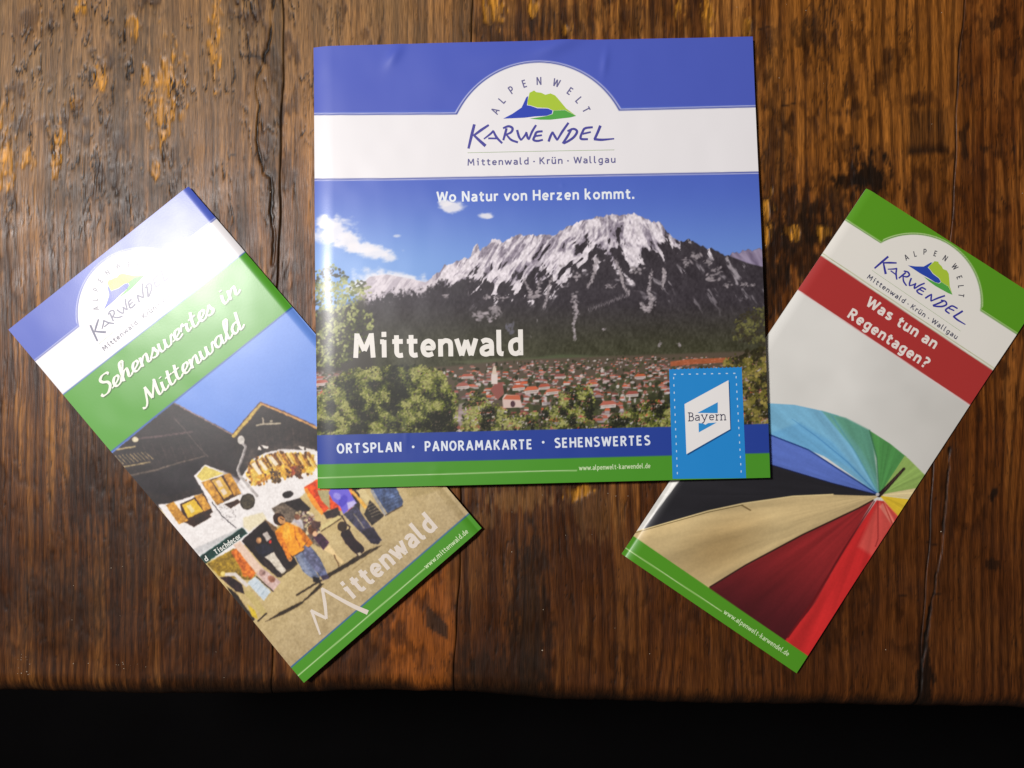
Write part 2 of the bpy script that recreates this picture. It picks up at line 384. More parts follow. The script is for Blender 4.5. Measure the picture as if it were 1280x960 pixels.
def wood(X, Y, pl):
    """colour (linear) and height (m) of the old table top at photo-pixel coordinates"""
    Yc = np.clip(Y, -250, 900)
    warp = (fbm(X / 90, Yc / 260, 3 + pl) - 0.5)
    Xw = X + 14 * warp + 0.03 * (Yc - 400) * (0.3 if pl < 2 else 0.8) * warp
    g1 = fbm(Xw / 2.8, Yc / 190, 21 + pl, 3)
    g2 = fbm(Xw / 11, Yc / 260, 31 + pl, 3)
    g3 = fbm(Xw / 2.0, Yc / 34, 41 + pl, 2)
    blot = fbm(X / 60, Yc / 80, 51 + pl, 4)
    blot2 = fbm(X / 22, Yc / 40, 61 + pl, 4)
    # growth-ring lines
    per = [9.0, 30.0, 15.0, 13.0][pl]
    ph = (Xw + 46 * (fbm(X / 120, Yc / 380, 71 + pl, 3) - 0.5) + 9 * (fbm(X / 24, Yc / 300, 75 + pl, 2) - .5)) / per
    rl = 0.5 + 0.5 * np.cos(ph * 2 * np.pi)
    ring = smooth(0.55, 0.98, rl) * smooth(.25, .6, fbm(X / 30, Yc / 90, 81 + pl, 2) + .12)
    ringw = [0.6, 0.25, 0.55, 0.6][pl]
    dark = lin((54, 29, 13)); mid = lin((104, 64, 28)); light = lin((152, 104, 52)); grey = lin((124, 97, 68)); red = lin((112, 62, 21)); black = lin((30, 21, 16))
    t = np.clip(0.46 + (g1 - .5) * 1.2 + (g2 - .5) * 1.2 + (blot - .5) * 1.1, 0, 1)[..., None]
    c = np.where(t < .5, dark + (mid - dark) * (t * 2), mid + (light - mid) * (t * 2 - 1))
    def mix(c, m, col): return c + (np.asarray(col) - c) * np.clip(m, 0, 1)[..., None]
    # redder varnish on the boards to the right, greyed upper left, darker red-brown towards the bottom
    c = mix(c, smooth(850, 1150, X + 0.3 * Yc) * .55 * (0.6 + .8 * g2), red * (0.7 + .6 * g1[..., None]))
    worn_haze = smooth(500, 100, Yc + 0.25 * X + 120 * (blot2 - .5)) * smooth(680, 480, X + 100 * (blot - .5))  # grey of worn wood plus the lamp's gloss haze, painted into the colour
    c = mix(c, worn_haze * (0.55 + .5 * blot2), grey * (0.55 + .8 * g1[..., None]))
    c = mix(c, smooth(470, 740, Yc + 90 * (blot - .5)) * .72, lin((74, 41, 19)) * (0.6 + .8 * g1[..., None]))
    warm_tone = smooth(930, 1010, X) * smooth(330, 120, Yc + 40 * (blot - .5)) * smooth(1240, 1130, X)  # lighter orange wood tone at the upper right
    c = mix(c, warm_tone * .6, lin((146, 94, 38)) * (.45 + 1.1 * g1[..., None]))
    c = mix(c, ring * ringw * (1 - worn_haze * .75), dark * .75)
    h = -ring * 0.00008 * ringw + (g1 - .5) * 0.00010 + (g3 - .5) * 0.00006
    def ell(x, y, rx, ry, n=.9): 
        q = np.hypot((X - x) / rx, (Y - y) / ry)
        return smooth(1.25, .55, q + n * (fbm(X / 5, Yc / 13, int(x) % 97, 3) - .5) * 2)
    # orange strip, dark stains, worn patches
    c = mix(c, ell(530, 800, 48, 130, .5) * smooth(573, 565, X) * .75, lin((132, 74, 27)) * (.65 + .7 * g1[..., None]))
    c = mix(c, ell(662, 800, 26, 140, .8) * .75, black * 1.3)
    c = mix(c, ell(625, 850, 60, 40) * .6, black * 1.3)
    c = mix(c, smooth(3, .5, np.abs(X - 686 - 2 * warp)) * smooth(700, 760, Yc) * .5, dark * .6)
    for (x, y, rx, ry, a) in [(650, 622, 45, 16, .6), (745, 640, 30, 40, .3), (600, 650, 30, 14, .35)]:
        c = mix(c, ell(x, y, rx, ry) * a, lin((120, 88, 56)))
    for (x, y, rx, ry, a) in [(1086, 218, 26, 30, .95), (1064, 226, 22, 8, .9), (1050, 280, 50, 45, .7), (1000, 300, 40, 60, .75), (960, 330, 26, 70, .7),
                              (1073, 132, 12, 14, .5), (1010, 42, 18, 20, .6), (985, 160, 10, 14, .6), (1110, 80, 6, 40, .5), (1205, 170, 6, 25, .7),
                              (1233, 185, 7, 7, .7), (1243, 30, 8, 8, .7), (1243, 618, 5, 8, .9), (1240, 708, 8, 8, .7), (1225, 520, 5, 12, .4),
                              (120, 560, 40, 90, .45), (60, 760, 70, 60, .35), (180, 690, 60, 70, .35), (300, 860, 140, 16, .6), (110, 760, 30, 60, .3),
                              (970, 190, 14, 140, .45), (640, 20, 40, 40, .45), (710, 30, 40, 30, .45), (800, 25, 50, 25, .35), (145, 130, 26, 60, .35), (165, 60, 24, 60, .3), (150, 230, 60, 30, .4)]:
        c = mix(c, ell(x, y, rx, ry, 1.1) * a, black)
    # the square mark burnt into the board
    sq = smooth(1.15, .8, np.maximum(np.abs((X - 1160) / 26), np.abs((Y - 164 + (X - 1160) * .08) / 28)) + .25 * (blot2 - .5))
    c = mix(c, sq * (.45 + .5 * smooth(175, 192, Y)), black * 1.2); h = h - sq * 0.00015
    c = mix(c, ell(1150, 125, 30, 10) * .5, dark)
    dia = smooth(3, -1, np.maximum.reduce([-(X - 534) + .0 * Y, (X - 559), (757 - Y) + (X - 534) * 1.0, (Y - 783) - (X - 534) * .62]))
    c = mix(c, dia * .85, lin((44, 33, 26)))
    # ochre chips where the surface broke away
    och = np.zeros_like(X)
    for (x, y, rx, ry) in [(203, 122, 24, 50), (269, 38, 7, 52), (127, 97, 7, 14), (90, 124, 10, 9), (70, 172, 9, 17), (70, 203, 6, 14), (8, 190, 10, 40), (35, 198, 8, 10), (192, 212, 10, 10),
                           (618, 14, 12, 20), (668, 10, 7, 14), (706, 38, 6, 10), (884, 22, 10, 20), (850, 8, 5, 14), (934, 34, 5, 9), (958, 265, 8, 22), (953, 300, 6, 30), (990, 290, 10, 10), (1030, 292, 7, 10),
                           (165, 30, 8, 14), (100, 5, 8, 10), (255, 300, 4, 14), (725, 615, 14, 9)]:
        och = np.maximum(och, ell(x, y, rx, ry, 1.2))
    fib = smooth(.36, .6, fbm(X / 3.0, Yc / 16, 88, 3))
    c = mix(c, och * (.3 + .7 * fib), lin((176, 124, 44)) * (.5 + .8 * g3[..., None]))
    h = h - och * 0.00025 * (.5 + fib)
    # splits and dark worm tracks
    rdg = np.abs(fbm(X / 7.5 + 1.3 * blot2, Yc / 42 + 1.6 * blot2, 95, 4) - .5)
    tear = smooth(.44, .58, fbm(X / 26, Yc / 55, 94, 4))
    flake = smooth(.036, .006, rdg) * tear * (smooth(420, 180, Yc + 30 * blot) * smooth(500, 300, X) + .55 * smooth(330, 200, Yc) * smooth(900, 980, X) * smooth(1120, 1050, X) + .25 * (pl < 2) + .18)
    c = mix(c, flake * .8, black * 1.4); h = h - flake * 0.00022
    mot = smooth(.5, .68, fbm(X / 9, Yc / 22, 93, 5)) * smooth(.46, .6, fbm(X / 45, Yc / 70, 92, 3))
    c = mix(c, mot * (.58 if pl < 2 else .62), dark * .8); h = h - mot * .00012
    hair = smooth(.016, .003, np.abs(fbm(X / 9 + 2 * warp, Yc / 170, 104 + pl, 3) - .5)) * smooth(.42, .6, fbm(X / 18, Yc / 60, 103, 3))
    c = mix(c, hair * .7, black * 1.2); h = h - hair * .00015
    pits = smooth(.80, .9, fbm(X / 3.5, Yc / 6.0, 99, 2)) * smooth(.5, .7, vnoise(X / 30, Yc / 40, 98))
    c = mix(c, pits * .7, black); h = h - pits * 0.00018
    for cr, w0 in ((CRACK1, 2.1), (CRACK2, 2.4)):
        d = seg_dist(X + 3 * (fbm(X / 8, Y / 8, 12, 2) - .5), Y, cr)
        wd = w0 * (.25 + 1.1 * fbm(X / 40, Y / 22, 14, 3))
        c = mix(c, smooth(wd * 1.5, wd * .3, d) * smooth(.3, .5, fbm(X / 6, Y / 22, 13, 3)), black * .6); h = h - smooth(wd * 1.5, wd * .2, d) * 0.0005
        c = mix(c, smooth(16, 3, d) * .3 * smooth(.4, .7, blot2), black * 1.6)
    sp = ell(347, 110, 9, 190, .9) * smooth(354, 349, X)
    c = mix(c, sp * .5, lin((62, 52, 44)))
    c = mix(c, ell(1156, 850, 11, 42, .9) * .9, black * .8)
    br = smooth(3.2, 1.2, seg_dist(X, Y, [(307, 71), (314, 69), (323, 71), (330, 75)]))
    c = mix(c, br * .8, black * 1.6)
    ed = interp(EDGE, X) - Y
    c = mix(c, smooth(26, 3, ed + 18 * (blot2 - .5)) * .85, black * .7)  # black painted along the front edge: grime and the shade of its rounding
    # short tooth marks across the grain, one board
    for (x, y, L) in [(1130, 745, 14), (1165, 679, 14), (1172, 741, 12), (955, 34, 16), (296, 21, 18), (291, 192, 8), (985, 130, 20)]:
        tm = smooth(1.8, .4, np.abs(Y - y - 1.5 * np.sin(X / 5))) * smooth(L / 2 + 2, L / 2 - 2, np.abs(X - x))
        c = mix(c, tm * .7, black)
    # dirt and rounding along the joints
    for i, sm in enumerate(SEAMS):
        xs = sm[0][0] + (sm[1][0] - sm[0][0]) * Y / 880.0 + wob(i, Y)
        d = np.abs(X - xs)
        c = mix(c, smooth(2.6, .5, d + 4 * (blot2 - .45)) * .7, black * .8)
        h = h - smooth(1.6, 0, d) * 0.0003
    hue = [(1.02, .97, .82), (1.10, 1.02, .84), (.98, .90, .72), (1.0, .90, .72)][pl]
    lum = c.mean(-1, keepdims=True); c = c * np.clip(lum / .055, .05, 3) ** .16
    return np.clip(c * np.array(hue), 0.0015, 1), h

def mat_wood(nt, b):
    a = node(nt, 'ShaderNodeAttribute', attribute_name='ink')
    tc = node(nt, 'ShaderNodeTexCoord'); mp = node(nt, 'ShaderNodeMapping'); mp.inputs['Scale'].default_value = (2600, 120, 900)
    nz = node(nt, 'ShaderNodeTexNoise'); nz.inputs['Scale'].default_value = 1.0; nz.inputs['Detail'].default_value = 5
    nt.links.new(tc.outputs['Object'], mp.inputs['Vector']); nt.links.new(mp.outputs['Vector'], nz.inputs['Vector'])
    mr = node(nt, 'ShaderNodeMapRange'); mr.inputs['From Min'].default_value = .3; mr.inputs['From Max'].default_value = .7
    mr.inputs['To Min'].default_value = .52; mr.inputs['To Max'].default_value = 1.48
    nt.links.new(nz.outputs['Fac'], mr.inputs['Value'])
    mx = node(nt, 'ShaderNodeVectorMath', operation='SCALE')
    nt.links.new(a.outputs['Color'], mx.inputs[0]); nt.links.new(mr.outputs['Result'], mx.inputs['Scale'])
    nt.links.new(mx.outputs['Vector'], b.inputs['Base Color'])
    n2 = node(nt, 'ShaderNodeTexNoise'); n2.inputs['Scale'].default_value = 60; n2.inputs['Detail'].default_value = 6
    nt.links.new(tc.outputs['Object'], n2.inputs['Vector'])
    r2 = node(nt, 'ShaderNodeMapRange'); r2.inputs['From Min'].default_value = .3; r2.inputs['From Max'].default_value = .7
    r2.inputs['To Min'].default_value = .32; r2.inputs['To Max'].default_value = .48
    nt.links.new(n2.outputs['Fac'], r2.inputs['Value']); nt.links.new(r2.outputs['Result'], b.inputs['Roughness'])
    bp = node(nt, 'ShaderNodeBump'); bp.inputs['Strength'].default_value = .35; bp.inputs['Distance'].default_value = .0003
    nt.links.new(nz.outputs['Fac'], bp.inputs['Height']); nt.links.new(bp.outputs['Normal'], b.inputs['Normal'])
    b.inputs['Specular IOR Level'].default_value = .24
WOOD = material('old_varnished_wood', mat_wood)
def mat_darkwood(nt, b):
    tc = node(nt, 'ShaderNodeTexCoord'); mp = node(nt, 'ShaderNodeMapping'); mp.inputs['Scale'].default_value = (60, 60, 4)
    nz = node(nt, 'ShaderNodeTexNoise'); nz.inputs['Detail'].default_value = 5
    cr = node(nt, 'ShaderNodeValToRGB'); cr.color_ramp.elements[0].color = (.012, .006, .003, 1); cr.color_ramp.elements[1].color = (.06, .03, .012, 1)
    nt.links.new(tc.outputs['Object'], mp.inputs['Vector']); nt.links.new(mp.outputs['Vector'], nz.inputs['Vector'])
    nt.links.new(nz.outputs['Fac'], cr.inputs['Fac']); nt.links.new(cr.outputs['Color'], b.inputs['Base Color']); b.inputs['Roughness'].default_value = .6
DARKWOOD = material('dark_table_wood', mat_darkwood)

TX0, TX1, TY1 = -0.48, 0.52, 0.46
table = thing('wooden_table', 'old worn brown wooden table of wide cracked boards under the three brochures', 'table', (0, 0.1, -0.75))
def seam_x(i, y):
    """world x of a joint at world y"""
    (xa, ya), (xb, yb) = SEAMS[i]
    (wx0, wx1), (wy0, wy1) = to_plane(np.array([xa, xb], float), np.array([ya, yb], float), 0.0)
    x = wx0 + (wx1 - wx0) * (y - wy0) / (wy1 - wy0)
    px, py = project(x * np.ones_like(y), y, np.zeros_like(y))
    return x + wob(i, py) * CAMH / F
ex, ey = to_plane(np.array([p[0] for p in EDGE], float), np.array([p[1] for p in EDGE], float), 0.0)
def axis(a, b, d0, d1, fine, coarse):
    out = []
    if a < d0: out += list(np.arange(a, min(d0, b), coarse))
    lo, hi = max(a, d0), min(b, d1)
    if hi > lo: out += list(np.linspace(lo, hi, max(2, int((hi - lo) / fine))))
    if b > d1: out += list(np.arange(max(d1, a) + coarse, b, coarse)) + [b]
    return np.array(out)
for pl in range(4):
    ym = 0.0
    xa = TX0 if pl == 0 else float(seam_x(pl - 1, np.array([0.0]))[0]); xb = TX1 if pl == 3 else float(seam_x(pl, np.array([0.0]))[0])
    xs = axis(xa, xb, -0.262, 0.262, 0.00048, 0.006)
    tt = (xs - xs[0]) / (xs[-1] - xs[0])
    ys = axis(-0.15, TY1, -0.15, 0.205, 0.0011, 0.006)
    vv = (ys - ys[0]) / (ys[-1] - ys[0])
    edge_n = 0.0012 * (fbm(xs * 110, xs * 0, 7, 3) - .5) * .8
    Yw = np.empty((len(ys), len(xs))); Xw = np.empty_like(Yw)
    for r, v in enumerate(vv):
        y0 = np.interp(xs, ex, ey) + edge_n
        Yw[r] = y0 + (TY1 - y0) * v
        a_ = np.full(len(xs), TX0) if pl == 0 else seam_x(pl - 1, Yw[r]) + 0.00006
        b_ = np.full(len(xs), TX1) if pl == 3 else seam_x(pl, Yw[r]) - 0.00006
        Xw[r] = a_ + (b_ - a_) * tt
    PX, PY = project(Xw, Yw, np.zeros_like(Xw))
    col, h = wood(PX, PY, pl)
    de = Yw - (np.interp(Xw, ex, ey) + edge_n[None, :])           # rounded worn front edge
    rr = 0.010
    h = np.clip(h, -0.002, 0) - np.where(de < rr, rr - np.sqrt(np.maximum(rr ** 2 - (rr - de) ** 2, 0)), 0) * .8
    h = h - 0.0001
    nr, nc = Xw.shape; n = nr * nc
    top = np.stack([Xw, Yw, h], -1).reshape(-1, 3)
    r = rim(nr, nc); low = top[r].copy(); low[:, 2] = -0.034
    r2 = np.roll(np.arange(len(r)), -1)
    side = np.stack([r, r[r2], n + r2, n + np.arange(len(r))], -1)
    colr = col.reshape(-1, 3)
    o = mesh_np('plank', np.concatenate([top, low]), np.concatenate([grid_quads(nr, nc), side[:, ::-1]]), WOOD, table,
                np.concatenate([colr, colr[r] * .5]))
def box(name, x0, y0, z0, x1, y1, z1, mat, parent, bev=0.003):
    bm = bmesh.new(); bmesh.ops.create_cube(bm, size=1)
    for v in bm.verts: v.co = ((x0 + x1) / 2 + v.co.x * (x1 - x0), (y0 + y1) / 2 + v.co.y * (y1 - y0), (z0 + z1) / 2 + v.co.z * (z1 - z0))
    bmesh.ops.bevel(bm, geom=bm.edges[:], offset=bev, segments=2, affect='EDGES')
    for v in bm.verts: v.co -= Vector(parent.location)
    me = bpy.data.meshes.new(name); bm.to_mesh(me); bm.free(); me.materials.append(mat)
    o = bpy.data.objects.new(name, me); COL.objects.link(o); o.parent = parent; return o
box('apron', TX0 + .05, -0.118, -0.125, TX1 - .05, -0.096, -0.0345, DARKWOOD, table)
for lx in (TX0 + .06, TX1 - .06):
    for ly in (-0.09, TY1 - .06):
        box('leg', lx - .03, ly - .03, -0.75, lx + .03, ly + .03, -0.0345, DARKWOOD, table)
def mat_floor(nt, b):
    tc = node(nt, 'ShaderNodeTexCoord'); nz = node(nt, 'ShaderNodeTexNoise'); nz.inputs['Scale'].default_value = 9; nz.inputs['Detail'].default_value = 5
    cr = node(nt, 'ShaderNodeValToRGB'); cr.color_ramp.elements[0].color = (.0015, .0013, .0015, 1); cr.color_ramp.elements[1].color = (.004, .0035, .004, 1)
    nt.links.new(tc.outputs['Object'], nz.inputs['Vector']); nt.links.new(nz.outputs['Fac'], cr.inputs['Fac']); nt.links.new(cr.outputs['Color'], b.inputs['Base Color'])
    b.inputs['Roughness'].default_value = .9; b.inputs['Specular IOR Level'].default_value = .1
v = np.array([(-3, -3, -.75), (3, -3, -.75), (3, 3, -.75), (-3, 3, -.75)])
fl = mesh_np('floor', v, np.array([[0, 1, 2, 3]]), material('dark_floor', mat_floor)); fl['kind'] = 'structure'

# ------------------------------------------------------------------ brochures: shape of the sheets
class Flyer:
    """a folded leaflet: corners in photo pixels TL TR BR BL, stack thickness, folds that roll down, gentle waves"""
    def __init__(s, corners, zref, thick, rolls, base=None, bumps=(), wave=0.00006, seed=0):
        p = np.array(corners, float); s.thick = thick; s.rolls = rolls; s.base = base; s.bumps = []; s.wave = wave; s.seed = seed
        s.c = np.stack(to_plane(p[:, 0], p[:, 1], zref), -1)
        s.o = s.c[0]; s.ux = ((s.c[1] - s.c[0]) + (s.c[2] - s.c[3])) / 2; s.uy = ((s.c[3] - s.c[0]) + (s.c[2] - s.c[1])) / 2
        s.wx = np.linalg.norm(s.ux); s.wy = np.linalg.norm(s.uy); s.ux = s.ux / s.wx; s.uy = s.uy / s.wy
        for (bx, by, rx, ry, hh, an) in bumps:
            x, y = to_plane(np.array([bx], float), np.array([by], float), zref); s.bumps.append((x[0], y[0], rx, ry, hh, math.radians(an)))
    def uv(s, x, y):
        dx = x - s.o[0]; dy = y - s.o[1]
        return dx * s.ux[0] + dy * s.ux[1], dx * s.uy[0] + dy * s.uy[1]       # metres from the left edge, metres from the top edge
    def bottom(s, x, y): return np.full(np.shape(x), 0.00012) if s.base is None else s.base(x, y)
    def height(s, x, y, f=1.0, detail=True):
        """height of the layer at fraction f of the stack"""
        u, v = s.uv(x, y); z = s.bottom(x, y) + s.thick * f
        for side, w, k in s.rolls:
            d = {'L': u, 'R': s.wx - u, 'T': v, 'B': s.wy - v}[side]
            z = z - k * f * np.clip(1 - d / w, 0, 1.2) ** 2
        z = z + f * s.wave * ((fbm(u * 60 + 3, v * 45 + 5, s.seed, 2) - .5) * 2)
        if detail:
            for bx, by, rx, ry, hh, an in s.bumps:
                c, n = math.cos(an), math.sin(an); dx = x - bx; dy = y - by
                z = z + hh * np.exp(-((dx * c + dy * n) / rx) ** 2 - ((-dx * n + dy * c) / ry) ** 2)
        return z
    def surf(s, x, y): return s.height(x, y)
    def grid(s, nu, nv, inset=(0, 0, 0, 0)):
        a = np.linspace(0, 1, nu); b = np.linspace(0, 1, nv)
        l, r, t, bt = inset
        A = (l / s.wx + a * (1 - (l + r) / s.wx))[None, :]; B = (t / s.wy + b * (1 - (t + bt) / s.wy))[:, None]
        c = s.c
        P = ((1 - A) * (1 - B))[..., None] * c[0] + (A * (1 - B))[..., None] * c[1] + (A * B)[..., None] * c[2] + ((1 - A) * B)[..., None] * c[3]
        return P[..., 0], P[..., 1]
    def build(s, root, canvas, nu, nv, sheets):
        X, Y = s.grid(nu, nv); Z = s.height(X, Y)
        PX, PY = project(X, Y, Z)
        colr = canvas.sample(PX, PY)
        colr = lin(np.clip(colr, 0, 255)).reshape(-1, 3)
        slab('cover', X, Y, Z, Z - 0.00010, PRINT, root, colr)
        rg = random.Random(s.seed + 3)
        for i in range(sheets):
            ins = [rg.uniform(-0.0001, 0.0005) if k != 0 else 0 for k in range(4)]
            for k, sd in enumerate('LRTB'):
                ins[k] = rg.uniform(0.0001, 0.0003) if any(q[0] == sd for q in s.rolls) else (rg.uniform(-0.0003, 0.0004) if (s.seed, sd) in ((8, 'L'),) else rg.uniform(0.0001, 0.0006))
            X, Y = s.grid(60, 90, ins)
            ft = 1 - (i + .0) / sheets; fb = 1 - (i + 1.0) / sheets
            Zt = s.height(X, Y, ft, False) - 0.00016; Zb = s.height(X, Y, fb, False) - 0.00010
            slab('inner_sheet', X, Y, Zt, np.minimum(Zb, Zt - .00004), PAPER, root)

def rest_base(x, y):                                   # the square brochure lies on the two leaflets with its lower half
    px, py = project(x, y, np.full(np.shape(x), .002))
    return 0.0008 + 0.0027 * smooth(60, 385, py)
CEN = Flyer([(389, 54), (943, 42.5), (962.5, 597), (396, 611)], .0054, .0022, [('L', .0095, .0012), ('L', .09, .0008)], rest_base,
            bumps=[(492, 66, .006, .0028, .0006, 60), (700, 52, .012, .004, .0011, 25), (757, 76, .0018, .006, .0004, -8), (640, 64, .02, .006, .0005, 10), (540, 80, .010, .014, .0004, 20),
                   (703, 231, .0012, .0012, .00008, 0), (508, 545, .0012, .006, .00006, 0), (545, 590, .003, .003, .0001, 0), (430, 120, .012, .02, .00025, 0), (585, 95, .014, .02, .0002, 0)],
            wave=.00016, seed=4)
def lift_left(x, y):
    px, py = project(x, y, np.full(np.shape(x), .002)); v = ((px - 10) * .633 + (py - 412) * .774) / 575
    return .00012 + .0018 * smooth(.7, 1.0, v)
def lift_right(x, y):
    px, py = project(x, y, np.full(np.shape(x), .002)); v = (-(px - 1083) * .556 + (py - 235) * .831) / 549
    return .00012 + .0010 * smooth(.7, 1.0, v) + .0008 * smooth(.3, 0, v)
LEF = Flyer([(10, 412), (235, 232.5), (602, 660), (381, 852)], .0025, .0022, [('R', .0032, .0008)], lift_left, wave=.00010, seed=8)
RIG = Flyer([(1083, 235.5), (1299, 374), (995, 841), (777, 692.5)], .002, .0016, [('L', .004, .0007)], lift_right, wave=.00008, seed=15)

WHITE = (240, 238, 240)

# ------------------------------------------------------------------ logo shared by the three leaflets (coordinates of an enlarged crop)
BLUE_E = [(360, 447), (430, 410), (500, 362), (515, 330), (535, 285), (550, 275), (545, 310), (540, 345), (570, 350), (620, 368), (700, 370), (735, 385), (730, 410), (690, 425), (600, 430), (520, 440)]
LIME_E = [(552, 290), (560, 250), (580, 240), (595, 232), (610, 245), (650, 250), (680, 265), (720, 255), (755, 270), (790, 310), (840, 370), (915, 425), (830, 380), (740, 385), (700, 365), (620, 362), (570, 346), (545, 342), (546, 310)]
GREEN_E = [(560, 447), (690, 427), (735, 412), (742, 386), (830, 382), (915, 426), (870, 438), (720, 455), (640, 455)]
BRUSH = [([(140, 490), (120, 570), (95, 675)], (20, 22, 17)), ([(250, 495), (190, 535), (133, 577)], (15, 20, 15)), ([(135, 572), (175, 610), (225, 655)], (16, 20, 24)),
         ([(212, 602), (260, 565), (287, 538)], (10, 15, 15)), ([(283, 540), (310, 590), (352, 635)], (15, 18, 15)), ([(245, 597), (312, 598)], (13, 13)),
         ([(385, 520), (375, 560), (360, 612)], (17, 18, 15)), ([(358, 520), (400, 505), (430, 520), (420, 550), (380, 570)], (14, 17, 18, 17, 12)), ([(385, 570), (420, 608), (472, 628)], (13, 17, 15)),
         ([(465, 533), (480, 585), (497, 612)], (17, 18, 14)), ([(495, 612), (525, 575), (537, 548)], (12, 15, 13)), ([(535, 550), (545, 590), (557, 607)], (15, 18, 13)), ([(555, 607), (580, 545), (610, 496)], (13, 17, 15)),
         ([(660, 543), (615, 550), (600, 580), (590, 608), (620, 617), (662, 608)], (15, 17, 18, 17, 16, 14)), ([(605, 580), (655, 573)], (14, 13)),
         ([(705, 622), (720, 580), (737, 546)], (17, 18, 14)), ([(735, 548), (755, 585), (772, 612)], (14, 18, 14)), ([(770, 612), (810, 545), (857, 478)], (13, 18, 16)),
         ([(882, 522), (850, 580), (813, 637)], (15, 18, 17)), ([(848, 542), (895, 525), (922, 545), (900, 585), (860, 615), (820, 637)], (13, 16, 18, 18, 17, 14)),
         ([(1042, 512), (985, 520), (965, 545), (950, 598), (1005, 604)], (15, 17, 17, 18, 15)), ([(965, 563), (1027, 549)], (14, 13)),
         ([(1100, 500), (1080, 550), (1055, 605)], (20, 19, 18)), ([(1050, 603), (1110, 608), (1205, 600)], (18, 18, 10))]
def logo(fl, root, T, k, letter_col, brush_col, sub_col, blue=(52, 74, 186)):
    """T maps crop coordinates to photo pixels, k is the pixel size of a crop unit"""
    def patch(name, pts, col, lift):
        i = Ink(); i.patch(T(pts)); i.lay_on(name, fl.surf, col, root, lift)
    patch('emblem_green_slope', GREEN_E, (86, 172, 74), 36e-6)
    patch('emblem_lime_slope', LIME_E, (176, 206, 62), 50e-6)
    patch('emblem_blue_slope', BLUE_E, blue, 64e-6)
    i = Ink()
    for p, w in BRUSH:
        q = catmull(p); ww = np.interp(np.linspace(0, 1, len(q)), np.linspace(0, 1, len(p)), w)
        i.stroke(T(q), ww * k * 1.05)
    i.lay_on('brush_lettering', fl.surf, brush_col, root)
    i = Ink()
    for ch, (x, y) in zip('ALPENWELT', [(298, 388), (352, 305), (422, 228), (522, 180), (632, 160), (765, 175), (870, 238), (938, 307), (993, 378)]):
        a = math.atan2(x - 645, 560 - y); u = np.array([math.cos(a), math.sin(a)]); n = np.array([math.sin(a), -math.cos(a)])
        al = np.concatenate(G[ch]); mx = (al[:, 0].min() + al[:, 0].max()) / 2
        for q in G[ch]: i.stroke(T(np.array([x, y]) + (q[:, :1] - mx) * u * 8.2 + (q[:, 1:] - 3.5) * n * 8.6), 9.5 * k)
    i.lay_on('arched_lettering', fl.surf, letter_col, root)
    i = Ink(); text(i, 'Mittenwald \u00b7 Kr\u00fcn \u00b7 Wallgau', T([(87, 805)])[0], T([(1216, 783)])[0], 52 * k, 1.05, 1.25, 2.2)
    i.lay_on('place_lettering', fl.surf, sub_col, root)
    i = Ink(); i.stroke(T([(88, 707), (400, 700), (800, 692), (1205, 685)]), 4 * k); i.lay_on('rule_line', fl.surf, (170, 190, 150), root)
def arch_points(n0, n1, sag, n=40):
    """arc between two notches bulging to the left-hand side of n0->n1 (up in the print)"""
    n0 = np.array(n0, float); n1 = np.array(n1, float); c = n1 - n0; L = np.linalg.norm(c); u = c / L; up = np.array([u[1], -u[0]])
    R = ((L / 2) ** 2 + sag ** 2) / (2 * sag); ctr = (n0 + n1) / 2 - up * (R - sag); a = math.asin(min(1, L / 2 / R))
    if sag > L / 2: a = math.pi - a
    return [tuple(ctr + R * (math.sin(t) * u + math.cos(t) * up)) for t in np.linspace(-a, a, n)]

